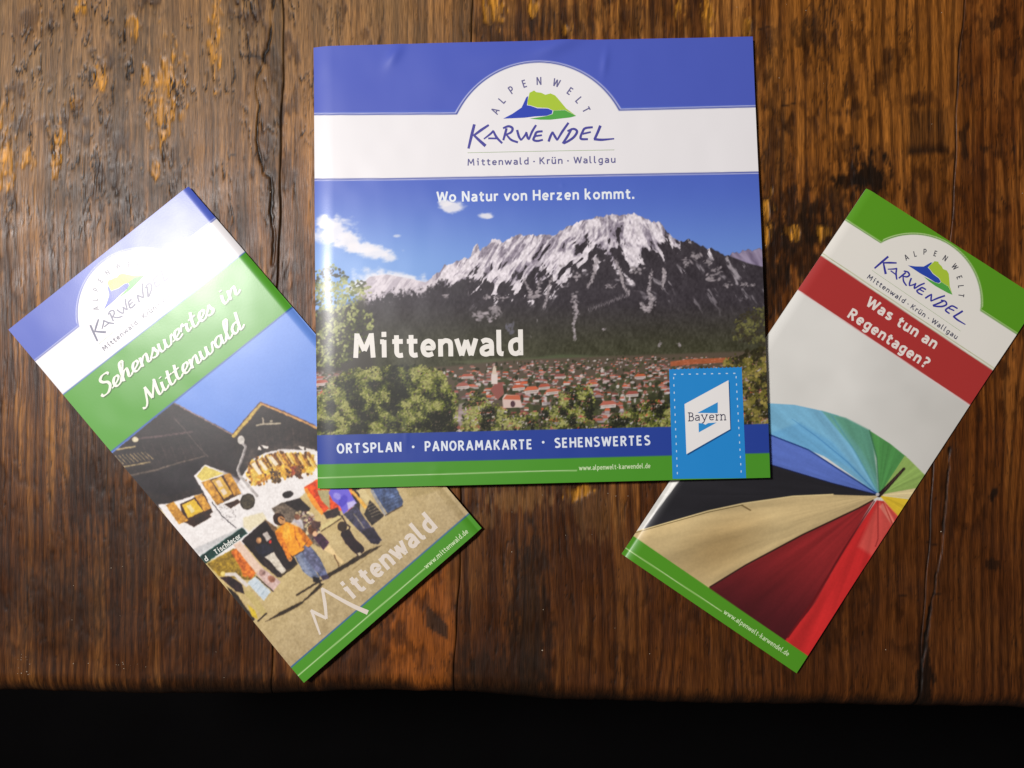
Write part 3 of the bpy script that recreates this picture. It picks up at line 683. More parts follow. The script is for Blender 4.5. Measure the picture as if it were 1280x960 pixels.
# ------------------------------------------------------------------ print of the square brochure
def paint_center():
    K = Canvas(384, 36, 968, 618, (76, 94, 190)); X, Y = K.X, K.Y
    skew = -(X - 390) / 555.0                                              # lines rise to the right
    # photograph: sky
    sky_t = smooth(215, 345, Y)[..., None]; sl = smooth(760, 420, X)[..., None]
    sky = np.array([80, 106, 200]) * (1 - sky_t) + np.array([112, 150, 222]) * sky_t
    sky = sky + sl * sky_t * np.array([20, 24, 12])
    ph = (Y > 219 + skew * 8)
    K.a[ph] = sky[ph]
    def cloud(x, y, rx, ry, al=.9):
        b = K.box(x - rx * 1.6, y - ry * 1.6, x + rx * 1.6, y + ry * 1.6)
        q = np.hypot((K.X[b] - x) / rx, (K.Y[b] - y) / ry) + .9 * (fbm(K.X[b] / 9, K.Y[b] / 6, 5, 4) - .5)
        K.blend(b, smooth(1.05, .45, q) * al, (240, 238, 242))
    for c in [(418, 290, 30, 22), (408, 278, 18, 12), (436, 302, 20, 14), (470, 316, 30, 9), (452, 310, 30, 8), (486, 321, 12, 8, .8), (566, 259, 19, 8), (556, 254, 10, 5), (607, 270, 11, 4.5), (496, 295, 6, 2.5, .6),
              (470, 349, 34, 15), (500, 350, 34, 11), (525, 356, 20, 8), (446, 360, 20, 10, .7)]: cloud(*c)
    # mountains
    ridge = [(440, 372), (450, 358), (462, 346), (483, 343), (511, 348), (532, 353), (544, 344), (556, 332.5), (574.5, 325.5), (588.6, 320.8), (592, 309), (596.8, 304.4), (600, 313.7), (611, 304), (619, 298.5), (628, 304), (647, 292.7), (661, 293.8), (680, 295), (694, 292.6), (703, 288), (708, 282), (727, 277.4), (743, 272.7), (759.7, 266.9), (773.7, 268), (792.5, 266.9), (806.6, 275), (823, 277.4), (832, 288), (844, 297), (851, 302), (862.8, 300), (872, 303), (881.5, 308), (898, 313.7), (912, 319.6), (928.4, 312.6), (960, 312)]
    jag = (fbm(X / 5, X * 0, 9, 3) - .5) * 7
    below = smooth(-.8, .8, Y - interp(ridge, X) - jag * (X > 540))
    below = below * smooth(440, 452, X)
    sd = smooth(690, 850, X); Xt = X + (.62 - 1.2 * sd) * (Y - 280) + 5 * (fbm(X / 14, Y / 14, 19, 2) - .5)
    rock = .5 * fbm(Xt / 6.5, Y / 19, 17, 5) + .5 * (1 - 2.6 * np.abs(fbm(Xt / 9, Y / 24, 18, 4) - .5)) - .12; rock2 = fbm((X - .5 * Y) / 9, Y / 16, 27, 4); fine = fbm(X / 2.2, Y / 3.2, 37, 3)
    snowc = np.array([232, 224, 230]) - (smooth(.62, .40, rock) * 84)[..., None] * np.array([1, 1.02, .92]) - ((fine - .5) * 80)[..., None]
    snowc = np.where((X < 545)[..., None], snowc * .4 + np.array([226, 216, 222]) * .6, snowc)
    darkc = np.array([60, 54, 60]) + ((fine - .5) * 26 + (rock - .5) * 22)[..., None]
    gr = smooth(370, 445, Y)[..., None]; darkc = darkc * (1 - gr) + (np.array([66, 66, 46]) + ((fine - .5) * 34 + (rock2 - .5) * 26)[..., None]) * gr
    sline = interp([(430, 392), (470, 371), (500, 366), (530, 364), (550, 352), (575, 350), (600, 350), (640, 358), (665, 350), (690, 345), (705, 333), (735, 312), (760, 315), (790, 324), (815, 312), (840, 302), (852, 296), (865, 290), (960, 290)], X)
    ns = (rock - .52) * 120 * smooth(545, 590, X) + (rock2 - .5) * 55 * smooth(545, 590, X) + (fine - .5) * 20
    snow = smooth(-5, 5, sline + ns - Y)
    low = smooth(.58, .68, rock * .7 + rock2 * .3) * smooth(410, 350, Y) * smooth(560, 600, X) * .55     # patches of snow among the rock
    snow = np.maximum(snow, low)
    m = snowc * snow[..., None] + darkc * (1 - snow[..., None])
    K.a[:] = K.a * (1 - below[..., None]) + m * below[..., None]
    far = below * smooth(908, 916, X) * smooth(interp([(905, 316), (912, 320), (935, 329), (951, 333), (970, 336)], X) + 1, interp([(905, 316), (912, 320), (935, 329), (951, 333), (970, 336)], X) - 1, Y)
    K.a[:] = K.a * (1 - far[..., None]) + (np.array([150, 138, 165]) + ((rock - .5) * 90)[..., None]) * far[..., None]
    rg = np.random.default_rng(3)
    def streak(pts, w, al=.85, col=(186, 176, 180)):
        q = catmull(pts, 14); ww = np.interp(np.linspace(0, 1, len(q)), np.linspace(0, 1, len(w)), w)
        for (x, y), wi in zip(q, ww):
            for _ in range(3): K.ell(x + rg.normal(0, wi * .28), y + rg.normal(0, 1.2), wi * rg.uniform(.1, .34), rg.uniform(.6, 1.8), np.array(col) * rg.uniform(.75, 1.08), rg.uniform(-.5, .5), 1, al * rg.uniform(.5, 1))
    streak([(717, 368), (720, 389), (717.5, 405), (719, 425)], (7, 5, 3.5, 3)); streak([(746, 322), (742, 344), (734, 360)], (6, 4, 2)); streak([(813.6, 340), (811, 365), (815, 375), (809, 387), (801, 379)], (4, 4, 6, 8, 3))
    streak([(769, 325), (776, 343), (779, 356), (787, 368)], (4, 3, 2)); streak([(786, 368), (760, 378), (736, 387)], (2, 1.6, 1.2), .5); streak([(689, 348), (684, 370), (679, 386)], (4, 3, 2)); streak([(703, 332), (690, 350)], (7, 3))
    streak([(830, 336), (830, 348), (828, 360)], (3, 5, 2)); streak([(590, 350), (585, 368)], (4, 2), .6); streak([(655, 350), (668, 372), (676, 350)], (3, 9, 4), .8); streak([(672, 400), (664, 420)], (3, 1.5), .5)
    for (x, y, rx, ry) in [(891, 347, 9, 5), (897, 338, 6, 4), (867, 321, 11, 5), (858, 329, 5, 4), (910, 356, 5, 3), (930, 356, 5, 2.6), (941, 357, 3, 2), (795, 337, 9, 5), (600, 392, 11, 6), (621, 389, 9, 7), (613, 400, 6, 4), (638, 410, 7, 9), (558, 370, 5, 2.5), (762, 358, 6, 2.5), (755, 412, 3, 1.5), (849, 431, 3, 3), (825, 430, 3, 3.5), (886, 327, 6, 3), (720, 345, 6, 5), (608, 372, 5, 4), (625, 372, 7, 3)]:
        for _ in range(16): K.ell(x + rg.normal(0, rx * .5), y + rg.normal(0, ry * .5), rx * rg.uniform(.08, .34), ry * rg.uniform(.1, .42), np.array((178, 168, 172)) * rg.uniform(.7, 1.05) if x != 638 else (104, 102, 112), rg.uniform(-1, 1), 1.2, .8)
    # valley floor: meadow, village roofs and trees
    K.poly([(640, 450), (700, 443), (770, 446), (700, 456)], (86, 96, 66), 3, .8); K.poly([(560, 452), (640, 447), (730, 452), (640, 460)], (96, 100, 72), 3, .7)
    vill = K.mask([(394, 462), (470, 462), (560, 458), (640, 450), (770, 445), (965, 438), (965, 545), (394, 548)], 3)
    K.blend(vill[0], vill[1], (92, 80, 66))
    roofs = [(172, 96, 78), (150, 84, 74), (186, 112, 94), (136, 92, 92), (196, 94, 60)]; walls = [(226, 216, 212), (205, 195, 195), (180, 168, 170)]
    for _ in range(4200):
        x = rg.uniform(394, 962); y = rg.uniform(446, 540) if x > 560 else rg.uniform(462, 505)
        top = interp([(394, 462), (560, 458), (640, 452), (770, 447), (965, 440)], x)
        if y < top or (x < 566 and y > 470 + 18 * abs(x - 480) / 86 * (x < 420)): continue
        s = .5 + (y - 445) / 40.0 * rg.uniform(.7, 1.2)
        w = rg.uniform(1.2, 4.2) * s; hh = rg.uniform(.8, 2.1) * s; sl_ = rg.uniform(-.5, .5)
        t = rg.random()
        dens = 1.0 if 690 < x < 850 or (x > 850 and y < 480) or 590 < x < 690 and y < 500 or x < 440 else .45
        if y > 520 and rg.random() < .6: dens *= .3
        if rg.random() > dens: continue
        if t < .50:
            c = np.array(roofs[rg.integers(5)]) * rg.uniform(.8, 1.12)
            K.poly([(x - w, y + sl_), (x - w * .6, y - hh), (x + w * .7, y - hh - sl_), (x + w, y)], c, .8)
            K.poly([(x - w * .8, y + .1), (x + w * .8, y - sl_ * .3), (x + w * .8, y + hh * .8), (x - w * .8, y + hh * .9)], np.array(walls[rg.integers(3)]) * rg.uniform(.8, 1), .8, .85)
        elif t < .63: K.ell(x, y, w * .6, hh, walls[rg.integers(3)], 0, .9, .8)
        else: K.ell(x, y, w * .8, hh * 1.5, np.array((62, 66, 40)) * rg.uniform(.6, 1.35), 0, 1, .85)
    for (x, y, w, h_, c_) in [(648, 484, 9, 5, (190, 92, 62)), (664, 487, 10, 6, (206, 104, 70)), (680, 483, 8, 5, (176, 86, 64)), (690, 489, 9, 5, (198, 112, 84)), (710, 500, 10, 6, (170, 92, 78)), (760, 505, 11, 6, (186, 104, 86)), (790, 492, 9, 5, (160, 82, 70)), (740, 480, 8, 4, (196, 100, 66)), (775, 522, 12, 6, (176, 104, 88)), (584, 470, 9, 4, (176, 92, 74)), (578, 482, 9, 5, (166, 96, 84)), (408, 492, 12, 6, (196, 102, 78)), (402, 478, 9, 5, (176, 94, 76)), (700, 470, 8, 4, (150, 84, 74)), (800, 470, 8, 4, (190, 96, 60)), (820, 505, 9, 5, (170, 88, 72))]:
        K.poly([(x - w, y + h_ * .3), (x - w * .5, y - h_ * .6), (x + w * .6, y - h_ * .7), (x + w, y)], c_, .9); K.poly([(x - w * .85, y + h_ * .3), (x + w * .9, y), (x + w * .88, y + h_ * .7), (x - w * .8, y + h_ * .9)], (214, 202, 196), .9, .9); K.line([(x - w * .6, y + h_ * .55), (x + w * .7, y + h_ * .35)], .8, (120, 104, 100), .8, .6)
    K.poly([(838, 452), (860, 449), (912, 447), (911, 453), (870, 455), (838, 458)], (190, 98, 58), 1.2, .8)
    # the church
    K.poly([(613, 488), (620, 478), (628, 478), (630, 492), (622, 500)], (146, 86, 78), .8); K.poly([(614, 467), (622, 467), (622, 480), (614, 480)], (222, 208, 200), .8); K.poly([(616, 460), (618, 456), (620, 460), (621, 468), (615, 468)], (214, 196, 176), .8)
    K.poly([(628, 498), (631, 493), (649, 494), (653, 509), (629, 510)], (214, 190, 180), .8); K.poly([(629, 499), (633, 494), (649, 494), (651, 500)], (196, 104, 74), .8); K.ell(641, 505, 3, 4, (80, 52, 60))
    K.poly([(571, 524), (574, 505), (581, 503), (583, 520), (576, 535)], (176, 158, 156), 2, .7)
    K.poly([(384, 392), (420, 385), (456, 372), (470, 466), (384, 466)], (64, 60, 52), 8)
    # trees in front
    G1 = [(26, 28, 16), (42, 46, 22), (62, 68, 28), (86, 94, 34), (116, 122, 44), (158, 158, 92)]
    K.leaves([(394, 340), (420, 330), (436, 352), (462, 352), (462, 366), (446, 380), (470, 402), (460, 420), (440, 448), (420, 458), (394, 460)], 1500, [(52, 52, 40), (74, 80, 44), (104, 112, 60), (138, 144, 82), (166, 170, 108)], (.8, 1.8), seed=5, clump=11)
    K.leaves([(394, 500), (412, 478), (440, 462), (480, 460), (510, 456), (548, 462), (560, 480), (572, 500), (572, 545), (394, 550)], 12500, G1, (.5, 1.3), seed=6, clump=13)
    K.leaves([(576, 545), (580, 505), (594, 490), (606, 500), (630, 512), (650, 520), (690, 510), (700, 490), (736, 480), (744, 500), (740, 540), (700, 548)], 4600, G1, (.5, 1.4), seed=7, clump=11)
    K.leaves([(740, 545), (760, 525), (790, 510), (815, 500), (840, 505), (840, 540)], 2200, G1, (.5, 1.4), seed=8, clump=11)
    K.leaves([(905, 450), (925, 443), (966, 430), (966, 540), (925, 540)], 1800, [(44, 40, 22), (62, 58, 28), (86, 84, 38), (120, 112, 48), (150, 136, 70)], (.8, 1.9), seed=9, clump=11)
    K.leaves([(918, 402), (934, 388), (966, 384), (966, 432), (940, 428), (916, 424)], 500, [(60, 54, 40), (78, 76, 44), (110, 108, 62)], (.8, 1.7), seed=10, clump=9)
    # bands
    K.poly([(380, 544.5), (680, 537), (837, 533.6), (975, 529.2), (975, 620), (380, 620)], (38, 66, 156), .8)
    K.poly([(380, 581), (680, 573.5), (837, 569.5), (975, 566), (975, 630), (380, 630)], (76, 152, 40), .8)
    K.line([(380, 597.8), (397.6, 597.3), (680, 588.8), (721, 588.2)], 1.1, (196, 222, 170), .8)
    # header
    top = [(380, 144.6)] + [(572, 143.8)] + arch_points((572, 143.8), (773, 139), 62.5)[1:-1] + [(773, 139), (970, 134.2)]
    bot = [(970, 213.4), (680, 218.6), (500, 222), (380, 222.8)]
    K.poly([(380, 20), (980, 20), (980, 150), (380, 150)], (78, 95, 192), .8)
    K.poly([(380, 140), (980, 130), (980, 218.5), (680, 222.6), (380, 226.5)], (78, 100, 196), 1)
    def shift(pts, d): return [(x, y - d) for x, y in pts]
    def grown(d):
        t = [(380, 144.6 - d), (572 - d, 143.8 - d)] + arch_points((572 - d * .9, 143.8 - d), (773 + d * .9, 139 - d), 62.5)[1:-1] + [(773 + d, 139 - d), (970, 134.2 - d)]
        return t + [(x, y + d) for x, y in bot]
    K.poly(grown(3.3), (196, 200, 236), .9); K.poly(grown(2.1), (64, 78, 160), .9); K.poly(grown(.6), WHITE, .9)
    return K
cen = thing('square_brochure', 'square glossy brochure with snowy mountain photo and Mittenwald title, lying across two narrow leaflets', 'brochure', (.015, .076, .0))
CEN.build(cen, paint_center(), 560, 560, 6)
T0 = lambda p: np.array([(570 + x / 6.095, 75 + y / 6.095) for x, y in np.asarray(p, float)])
logo(CEN, cen, T0, 1 / 6.095, (108, 106, 150), (78, 76, 160), (104, 102, 152))
i = Ink(); text(i, 'Wo Natur von Herzen kommt.', (545.5, 252.6), (793, 248.4), 13, 1.22, .85, 2.4); i.lay_on('slogan_lettering', CEN.surf, (238, 244, 250), cen)
i = Ink(); text(i, 'Mittenwald', (441.5, 447.4), (654.2, 444), 30.5, 1.3, .55); i.lay_on('title_lettering', CEN.surf, (240, 236, 228), cen)
i = Ink()
text(i, 'ORTSPLAN', (421, 566.9), (502, 564.6), 12.3, 1.3, 1.0); i.patch([(516.5 + 1.7 * math.cos(a), 558.6 + 1.7 * math.sin(a)) for a in np.linspace(0, 6.28, 13)[:-1]]); text(i, 'PANORAMAKARTE', (531, 564), (665.6, 561.4), 12.3, 1.3, 1.0)
i.patch([(679 + 1.7 * math.cos(a), 552.8 + 1.7 * math.sin(a)) for a in np.linspace(0, 6.28, 13)[:-1]]); text(i, 'SEHENSWERTES', (693, 559.9), (813, 556.4), 12.3, 1.3, 1.0)
i.lay_on('contents_lettering', CEN.surf, (228, 236, 246), cen)
i = Ink(); text(i, 'www.alpenwelt-karwendel.de', (723.6, 588), (813, 585.2), 6.2, 1.05, .7); i.lay_on('web_address', CEN.surf, (206, 228, 180), cen)
# the blue stamp
sx = lambda p: zc(p, 825, 445, 5.82)
stamp_top = []
xs = np.linspace(66, 594, 20)
for a_, b_ in zip(xs[:-1], xs[1:]):
    stamp_top += [(a_, 92 - 16 * (a_ - 66) / 528), (a_ + (b_ - a_) * .25, 98 - 16 * (a_ - 66) / 528), (a_ + (b_ - a_) * .75, 98 - 16 * (a_ - 66) / 528)]
stamp_top.append((594, 76))
i = Ink(); i.patch(sx(stamp_top + [(626, 888), (92, 893)])); st = i.lay_on('stamp', CEN.surf, (36, 140, 214), cen, 30e-6, 'light blue stamp with serrated top and white lozenge')
def sub(name, k, col, lift):
    o = k.lay_on(name, CEN.surf, col, None, lift); loc = Vector(cen.location); o.data.transform(Matrix.Translation(-loc)); o.parent = st; return o
k = Ink()
for t in np.linspace(0, 1, 9): k.stroke(sx([(108 + 432 * t - 8, 134 - 8 * t), (108 + 432 * t + 8, 134 - 8 * t)]), 1.3)
for t in np.linspace(0.04, 1, 14):
    k.stroke(sx([(98 + 28 * t, 132 + 720 * t - 8), (98 + 28 * t, 132 + 720 * t + 8)]), 1.2); k.stroke(sx([(552 + 38 * t, 126 + 714 * t - 8), (552 + 38 * t, 126 + 714 * t + 8)]), 1.2)
sub('perforation_marks', k, (196, 222, 240), 44e-6)
k = Ink(); k.patch(sx([(186, 362), (506, 190), (518, 540), (200, 724)])); sub('lozenge_shadow', k, (22, 84, 140), 44e-6)
k = Ink(); k.patch(sx([(178, 350), (498, 176), (511, 532), (192, 714)])); sub('white_lozenge', k, (240, 238, 236), 58e-6)
k = Ink(); k.patch(sx([(272, 414), (420, 336), (420, 416)])); k.patch(sx([(280, 488), (310, 490), (330, 500), (350, 488), (412, 484), (282, 556)])); sub('blue_triangles', k, (46, 146, 214), 76e-6)
k = Ink()
SB = {'B': [Lp((.9, .2), (.9, 6.8)), C((.9, 6.7), (2.6, 6.6), (3.2, 5.2), (2.4, 3.8), (.9, 3.6)), C((.9, 3.6), (3, 3.4), (3.7, 1.9), (2.8, .3), (.9, .2)), Lp((0, .15), (1.8, .15)), Lp((0, 6.85), (1.8, 6.85))],
      'a': G['a'], 'y': [Lp((.3, 4.8), (2, .2)), C((3.6, 4.8), (2, .2), (1.2, -1.6), (.3, -1.7)), Lp((-.3, 4.8), (1.1, 4.8)), Lp((2.9, 4.8), (4.2, 4.8))], 'e': G['e'],
      'r': [Lp((.8, .2), (.8, 4.8)), C((.8, 3.2), (1.5, 4.4), (2.6, 4.5)), Lp((0, .15), (1.7, .15)), Lp((0, 4.7), (.8, 4.7))],
      'n': [Lp((.8, .2), (.8, 4.8)), C((.8, 3.4), (1.9, 4.6), (3, 4.3), (3.3, 3), (3.3, .2)), Lp((0, .15), (1.6, .15)), Lp((2.5, .15), (4.1, .15)), Lp((0, 4.7), (.8, 4.7))]}
text(k, 'Bayern', sx([(200, 474)])[0], sx([(486, 466)])[0], 10.6, .68, .45, glyphs=SB); sub('stamp_lettering', k, (62, 60, 84), 92e-6)

# ------------------------------------------------------------------ print of the leaflet with the street
def paint_left():
    K = Canvas(-4, 226, 612, 860, (190, 168, 122)); X, Y = K.X, K.Y
    A = lambda p: zc(p, 140, 490, 8); B = lambda p: zc(p, 280, 490, 8); Cc = lambda p: zc(p, 240, 600, 5.333); D = lambda p: zc(p, 380, 595, 8); Ez = lambda p: zc(p, 80, 480, 4)
    n = fbm(X / 3, Y / 3, 4, 3); n2 = fbm(X / 14, Y / 14, 6, 3)
    # direction down the leaflet (0 at the top edge .. 1 at the bottom edge)
    dv = ((X - 10) * .633 + (Y - 412) * .774) / 575
    K.a[:] = (np.array([196, 174, 126]) * (1 - smooth(.72, .95, dv)[..., None]) + np.array([176, 158, 124]) * smooth(.72, .95, dv)[..., None]) + ((n - .5) * 16 + (n2 - .5) * 14)[..., None]
    # sky
    K.poly([(130, 570), (370, 380), (470, 500), (470, 600), (300, 600)], (112, 144, 216), 1)
    # timber gables
    dk = (50, 40, 40)
    K.poly([(136, 570), (217, 503), (297, 545), (330, 600), (320, 680), (230, 660), (190, 628)], dk, 1)
    K.poly([(292, 545), (326, 503), (394, 534), (450, 560), (450, 640), (395, 580), (350, 565), (318, 580), (300, 600)], (52, 43, 41), 1)
    K.poly(A([(250, 440), (800, 395), (830, 530), (400, 590), (250, 600)]), (42, 33, 34), 3, .6)
    K.poly(A([(640, 260), (1180, 430), (1240, 800), (950, 620)]), (46, 38, 40), 4, .7)
    K.poly(A([(200, 860), (950, 650), (820, 850), (860, 960), (560, 1040), (320, 980)]), (38, 30, 38), 3, .8)
    K.line(A([(270, 465), (540, 435), (800, 398)]), 2.6, (104, 86, 86), 1.2, .8); K.line(A([(180, 835), (420, 785), (700, 700), (930, 640)]), (2.4, 2.4, 1.6, 1), (120, 108, 96), 1, .8)
    K.line(A([(620, 260), (730, 380), (860, 540), (960, 650)]), 1.2, (130, 118, 110), 1, .6)
    K.line(A([(625, 112), (1200, 422)]), 1.6, (150, 126, 120), 1, .9)
    for t in np.linspace(0, 1, 9): K.line(A([(30 + 300 * t, 640 - 40 * t), (110 + 300 * t, 720 - 50 * t)]), 1.2, (176, 160, 116), .9, .75)
    K.line(A([(50, 575), (230, 545)]), 2, (190, 176, 130), .9, .8); K.line(A([(110, 750), (380, 700)]), 2, (180, 164, 120), .9, .7); K.ell(*A([(230, 475)])[0], 4, 3.5, (200, 190, 160), 0, 1)
    K.line(A([(100, 800), (400, 740)]), 1.4, (40, 30, 26), .9, .8); K.line(A([(90, 600), (260, 570)]), 1.4, (30, 24, 22), .9, .8)
    # white walls
    wl = (232, 226, 222)
    K.poly(Ez([(470, 604), (530, 596), (640, 560), (700, 545), (650, 460), (705, 403), (830, 450), (960, 560), (1010, 620), (1080, 700), (1000, 760), (690, 900), (640, 850)]), wl, 1.2)
    K.poly(Ez([(800, 440), (880, 470), (960, 560), (900, 560), (850, 500)]), (150, 142, 146), 6, .7)
    K.poly([(296, 606), (316, 574), (332, 566), (352, 561), (400, 564), (430, 575), (430, 604), (396, 606), (385, 612), (345, 652), (330, 650)], wl, 1.2)
    K.poly(Ez([(640, 830), (900, 712), (910, 735), (690, 860)]), (196, 196, 196), 1.2, .8)
    for t in np.linspace(0, 1, 6): K.line(Ez([(640 + 8 * t, 828 + 26 * t), (890 + 8 * t, 715 + 22 * t)]), .5, (150, 150, 150), .6, .6)
    K.poly(Ez([(745, 430), (835, 452), (900, 520), (850, 470), (800, 452)]), (128, 118, 114), 5, .7); K.poly(B([(230, 560), (330, 560), (290, 670), (235, 740), (200, 700)]), (104, 94, 88), 8, .6); K.poly(B([(400, 590), (700, 500), (900, 560), (580, 570)]), (112, 100, 90), 8, .5)
    for t in np.linspace(0, 1, 7): K.line(A([(300 + 560 * t, 500 + 90 * t - 120 * t * t), (380 + 540 * t, 700 + 20 * t - 90 * t * t)]), 1.0, (88, 76, 70), 1.2, .55)
    for t in np.linspace(.05, .95, 8): K.line(B([(300 + 560 * t, 330 + 120 * abs(t - .4)), (330 + 540 * t, 520)]), .9, (92, 80, 72), 1.2, .45)
    # fascia boards and gable ornaments
    K.line([(326, 505), (310, 524), (292, 545)], 4.4, (186, 160, 92), .9); K.line([(327.5, 507), (312, 526), (296, 545)], 1.0, (90, 66, 40), .8); K.line([(325, 503), (308, 522), (291, 543)], 1.1, (104, 74, 50), .8)
    K.line([(326, 504), (352, 515), (380, 527.5), (396, 535)], 2.6, (196, 150, 96), .9); K.line([(326, 502.8), (353, 513.5), (394, 532)], 1.1, (100, 66, 56), .8)
    K.line(B([(325, 335), (400, 318), (560, 315)]), 2.2, (170, 160, 140), .9); K.line(B([(385, 260), (400, 318)]), 2, (160, 150, 134), .9); K.ell(*B([(470, 290)])[0], 2, 1.8, (170, 160, 140))
    for p in ([(335, 580), (350, 540), (375, 578)], [(370, 530), (445, 545), (440, 565), (400, 562)], [(740, 540), (805, 550), (800, 595)], [(815, 560), (915, 580), (905, 600), (825, 622)]): K.poly(B(p), (226, 218, 208), .9)
    # rain pipe
    K.ell(*B([(170, 480)])[0], 4.6, 5.4, (196, 190, 182)); K.line(B([(190, 520), (215, 548), (180, 660), (135, 780), (160, 840), (240, 930), (330, 1040)]), 3.6, (176, 170, 166), .9); K.line(B([(200, 520), (222, 550), (188, 660), (142, 780), (168, 835)]), 1, (110, 104, 104), .9)
    K.line(Ez([(740, 590), (790, 660), (860, 720)]), 1.1, (60, 56, 60), .8)
    # windows with gold shutters
    gold = (188, 138, 62); gold2 = (206, 164, 82); yel = (218, 178, 62); brn = (66, 42, 28)
    K.poly(Ez([(580, 600), (700, 545), (745, 640), (650, 716), (600, 690)]), brn, 1)
    for p, c in (([(508, 606), (548, 588), (622, 682), (575, 702)], gold), ([(590, 604), (650, 576), (698, 634), (622, 672)], yel), ([(612, 610), (632, 600), (655, 636), (636, 646)], (226, 206, 150)), ([(650, 560), (690, 549), (737, 620), (702, 637)], gold)): K.poly(Ez(p), c, .8)
    K.poly(Ez([(625, 684), (725, 640), (737, 664), (650, 716)]), (58, 36, 26), .9)
    K.poly(Ez([(664, 460), (705, 410), (798, 448), (690, 486)]), (214, 192, 108), 1); K.poly(Ez([(685, 492), (830, 446), (886, 548), (768, 606)]), (88, 60, 36), 1)
    for p, c in (([(688, 492), (728, 476), (800, 590), (764, 604)], gold), ([(736, 482), (786, 462), (842, 550), (800, 576)], gold2), ([(756, 486), (776, 478), (796, 510), (776, 518)], (222, 196, 170)), ([(780, 530), (800, 520), (818, 548), (798, 558)], (222, 200, 176)), ([(796, 454), (832, 446), (886, 546), (852, 560)], gold)): K.poly(Ez(p), c, .8)
    K.poly(Ez([(800, 602), (870, 576), (884, 592), (834, 622)]), brn, .9)
    rg = np.random.default_rng(8)
    for _ in range(60): K.ell(*Ez([(rg.uniform(775, 860), rg.uniform(600, 690))])[0], rg.uniform(.4, 1), rg.uniform(.4, .8), (120, 116, 116), 0, .8, .6)
    K.ell(309.5, 627, 9.3, 10.4, (58, 52, 44), .3); K.ell(309.8, 627, 7.6, 8.6, (92, 84, 66), .3, 1, .8)
    for t in (-4, -1, 2, 5): K.line([(303, 627 + t + 2), (316, 627 + t - 3)], .8, (60, 54, 46), .7, .7)
    # flower boxes on the far house
    K.poly(B([(240, 740), (290, 690), (560, 610), (900, 630), (900, 790), (420, 880), (330, 930), (230, 850)]), (196, 146, 62), 2)
    K.leaves(B([(235, 740), (300, 680), (560, 600), (910, 630), (910, 800), (700, 830), (420, 890), (330, 940), (220, 850)]), 900, [(92, 62, 36), (140, 92, 44), (184, 128, 48), (210, 160, 58), (222, 186, 92)], (.8, 1.8), seed=3, clump=6)
    rs = np.random.default_rng(4)
    for q in range(26):
        t = q / 25.0; x = 265 + 620 * t; y = 705 - 260 * t * (1 - t) - 40 * t + rs.uniform(-8, 8)
        K.line(B([(x, y), (x + 55, y + 95)]), rs.uniform(1.2, 2.6), [(208, 164, 72), (142, 94, 40), (96, 64, 34), (226, 200, 140)][q % 4], .9, .85)
    for p in ([(270, 720), (310, 700), (385, 820), (345, 830)], [(440, 650), (480, 640), (545, 720), (510, 740)], [(340, 690), (370, 680), (440, 770), (415, 790)]): K.poly(B(p), (232, 216, 190), .9)
    K.leaves(B([(460, 800), (560, 770), (570, 900), (500, 910)]), 90, [(70, 52, 36), (100, 76, 46)], (.8, 1.6), seed=12); K.leaves(B([(660, 740), (770, 740), (780, 860), (690, 830)]), 110, [(120, 60, 44), (150, 80, 56), (96, 66, 46)], (.8, 1.6), seed=13)
    K.ell(360, 618, 7, 4.5, (50, 44, 44), -.3)
    # shop fronts
    K.poly(Cc([(330, 405), (490, 262), (560, 340), (620, 420), (705, 560), (600, 645), (470, 570)]), (42, 32, 34), 1); K.poly(Cc([(470, 360), (500, 345), (530, 385), (500, 410)]), (186, 176, 168), 1); K.ell(*Cc([(520, 412)])[0], 2, 2, (190, 60, 50))
    K.poly(Cc([(340, 250), (470, 215), (500, 262), (380, 345), (345, 310)]), (222, 206, 160), 2, .7)
    K.poly(Cc([(485, 262), (560, 310), (600, 380), (560, 370)]), (120, 96, 72), 1.2)
    K.poly(Cc([(530, 190), (600, 150), (700, 130), (800, 250), (853, 330), (853, 450), (760, 400), (600, 300)]), (112, 100, 88), 1.5); K.poly(Cc([(610, 150), (720, 120), (790, 190), (760, 230), (690, 200)]), (52, 44, 44), 1.2)
    K.leaves(Cc([(680, 200), (800, 200), (860, 330), (860, 440), (780, 380)]), 160, [(60, 40, 44), (120, 90, 80), (196, 180, 170), (96, 60, 70), (210, 190, 150)], (.8, 1.8), seed=15, clump=5)
    K.poly(Cc([(100, 560), (280, 455), (425, 640), (380, 668), (180, 640)]), (150, 124, 48), 1); K.poly(Cc([(260, 480), (300, 450), (428, 620), (390, 660), (330, 600)]), (200, 112, 52), 1.5)
    K.poly(Cc([(275, 432), (322, 405), (475, 592), (425, 618)]), (224, 192, 172), 1)
    K.poly(Cc([(48, 512), (335, 316), (372, 356), (90, 558)]), (24, 66, 60), .9)
    K.poly([(380, 609), (396, 599), (440, 600), (440, 640), (411, 636), (402.5, 643), (390, 628)], (224, 86, 34), 1); K.poly([(380, 611), (384, 610), (405, 641), (402, 644), (390, 630)], (240, 150, 62), 1)
    K.poly(D([(130, 140), (250, 140), (260, 330), (240, 310), (170, 240)]), (170, 160, 120), 1.2); K.poly(D([(190, 370), (340, 310), (370, 400), (230, 430)]), (60, 46, 44), 1.5)
    K.poly(D([(180, 500), (340, 390), (380, 420), (180, 555)]), (206, 188, 136), 1.2); K.line(D([(170, 555), (370, 425)]), 1.3, (84, 66, 44), .9)
    K.poly([(500, 600), (570, 600), (540, 616), (512, 622)], (150, 134, 92), 3, .5)
    # long shadows
    sh = (62, 50, 36)
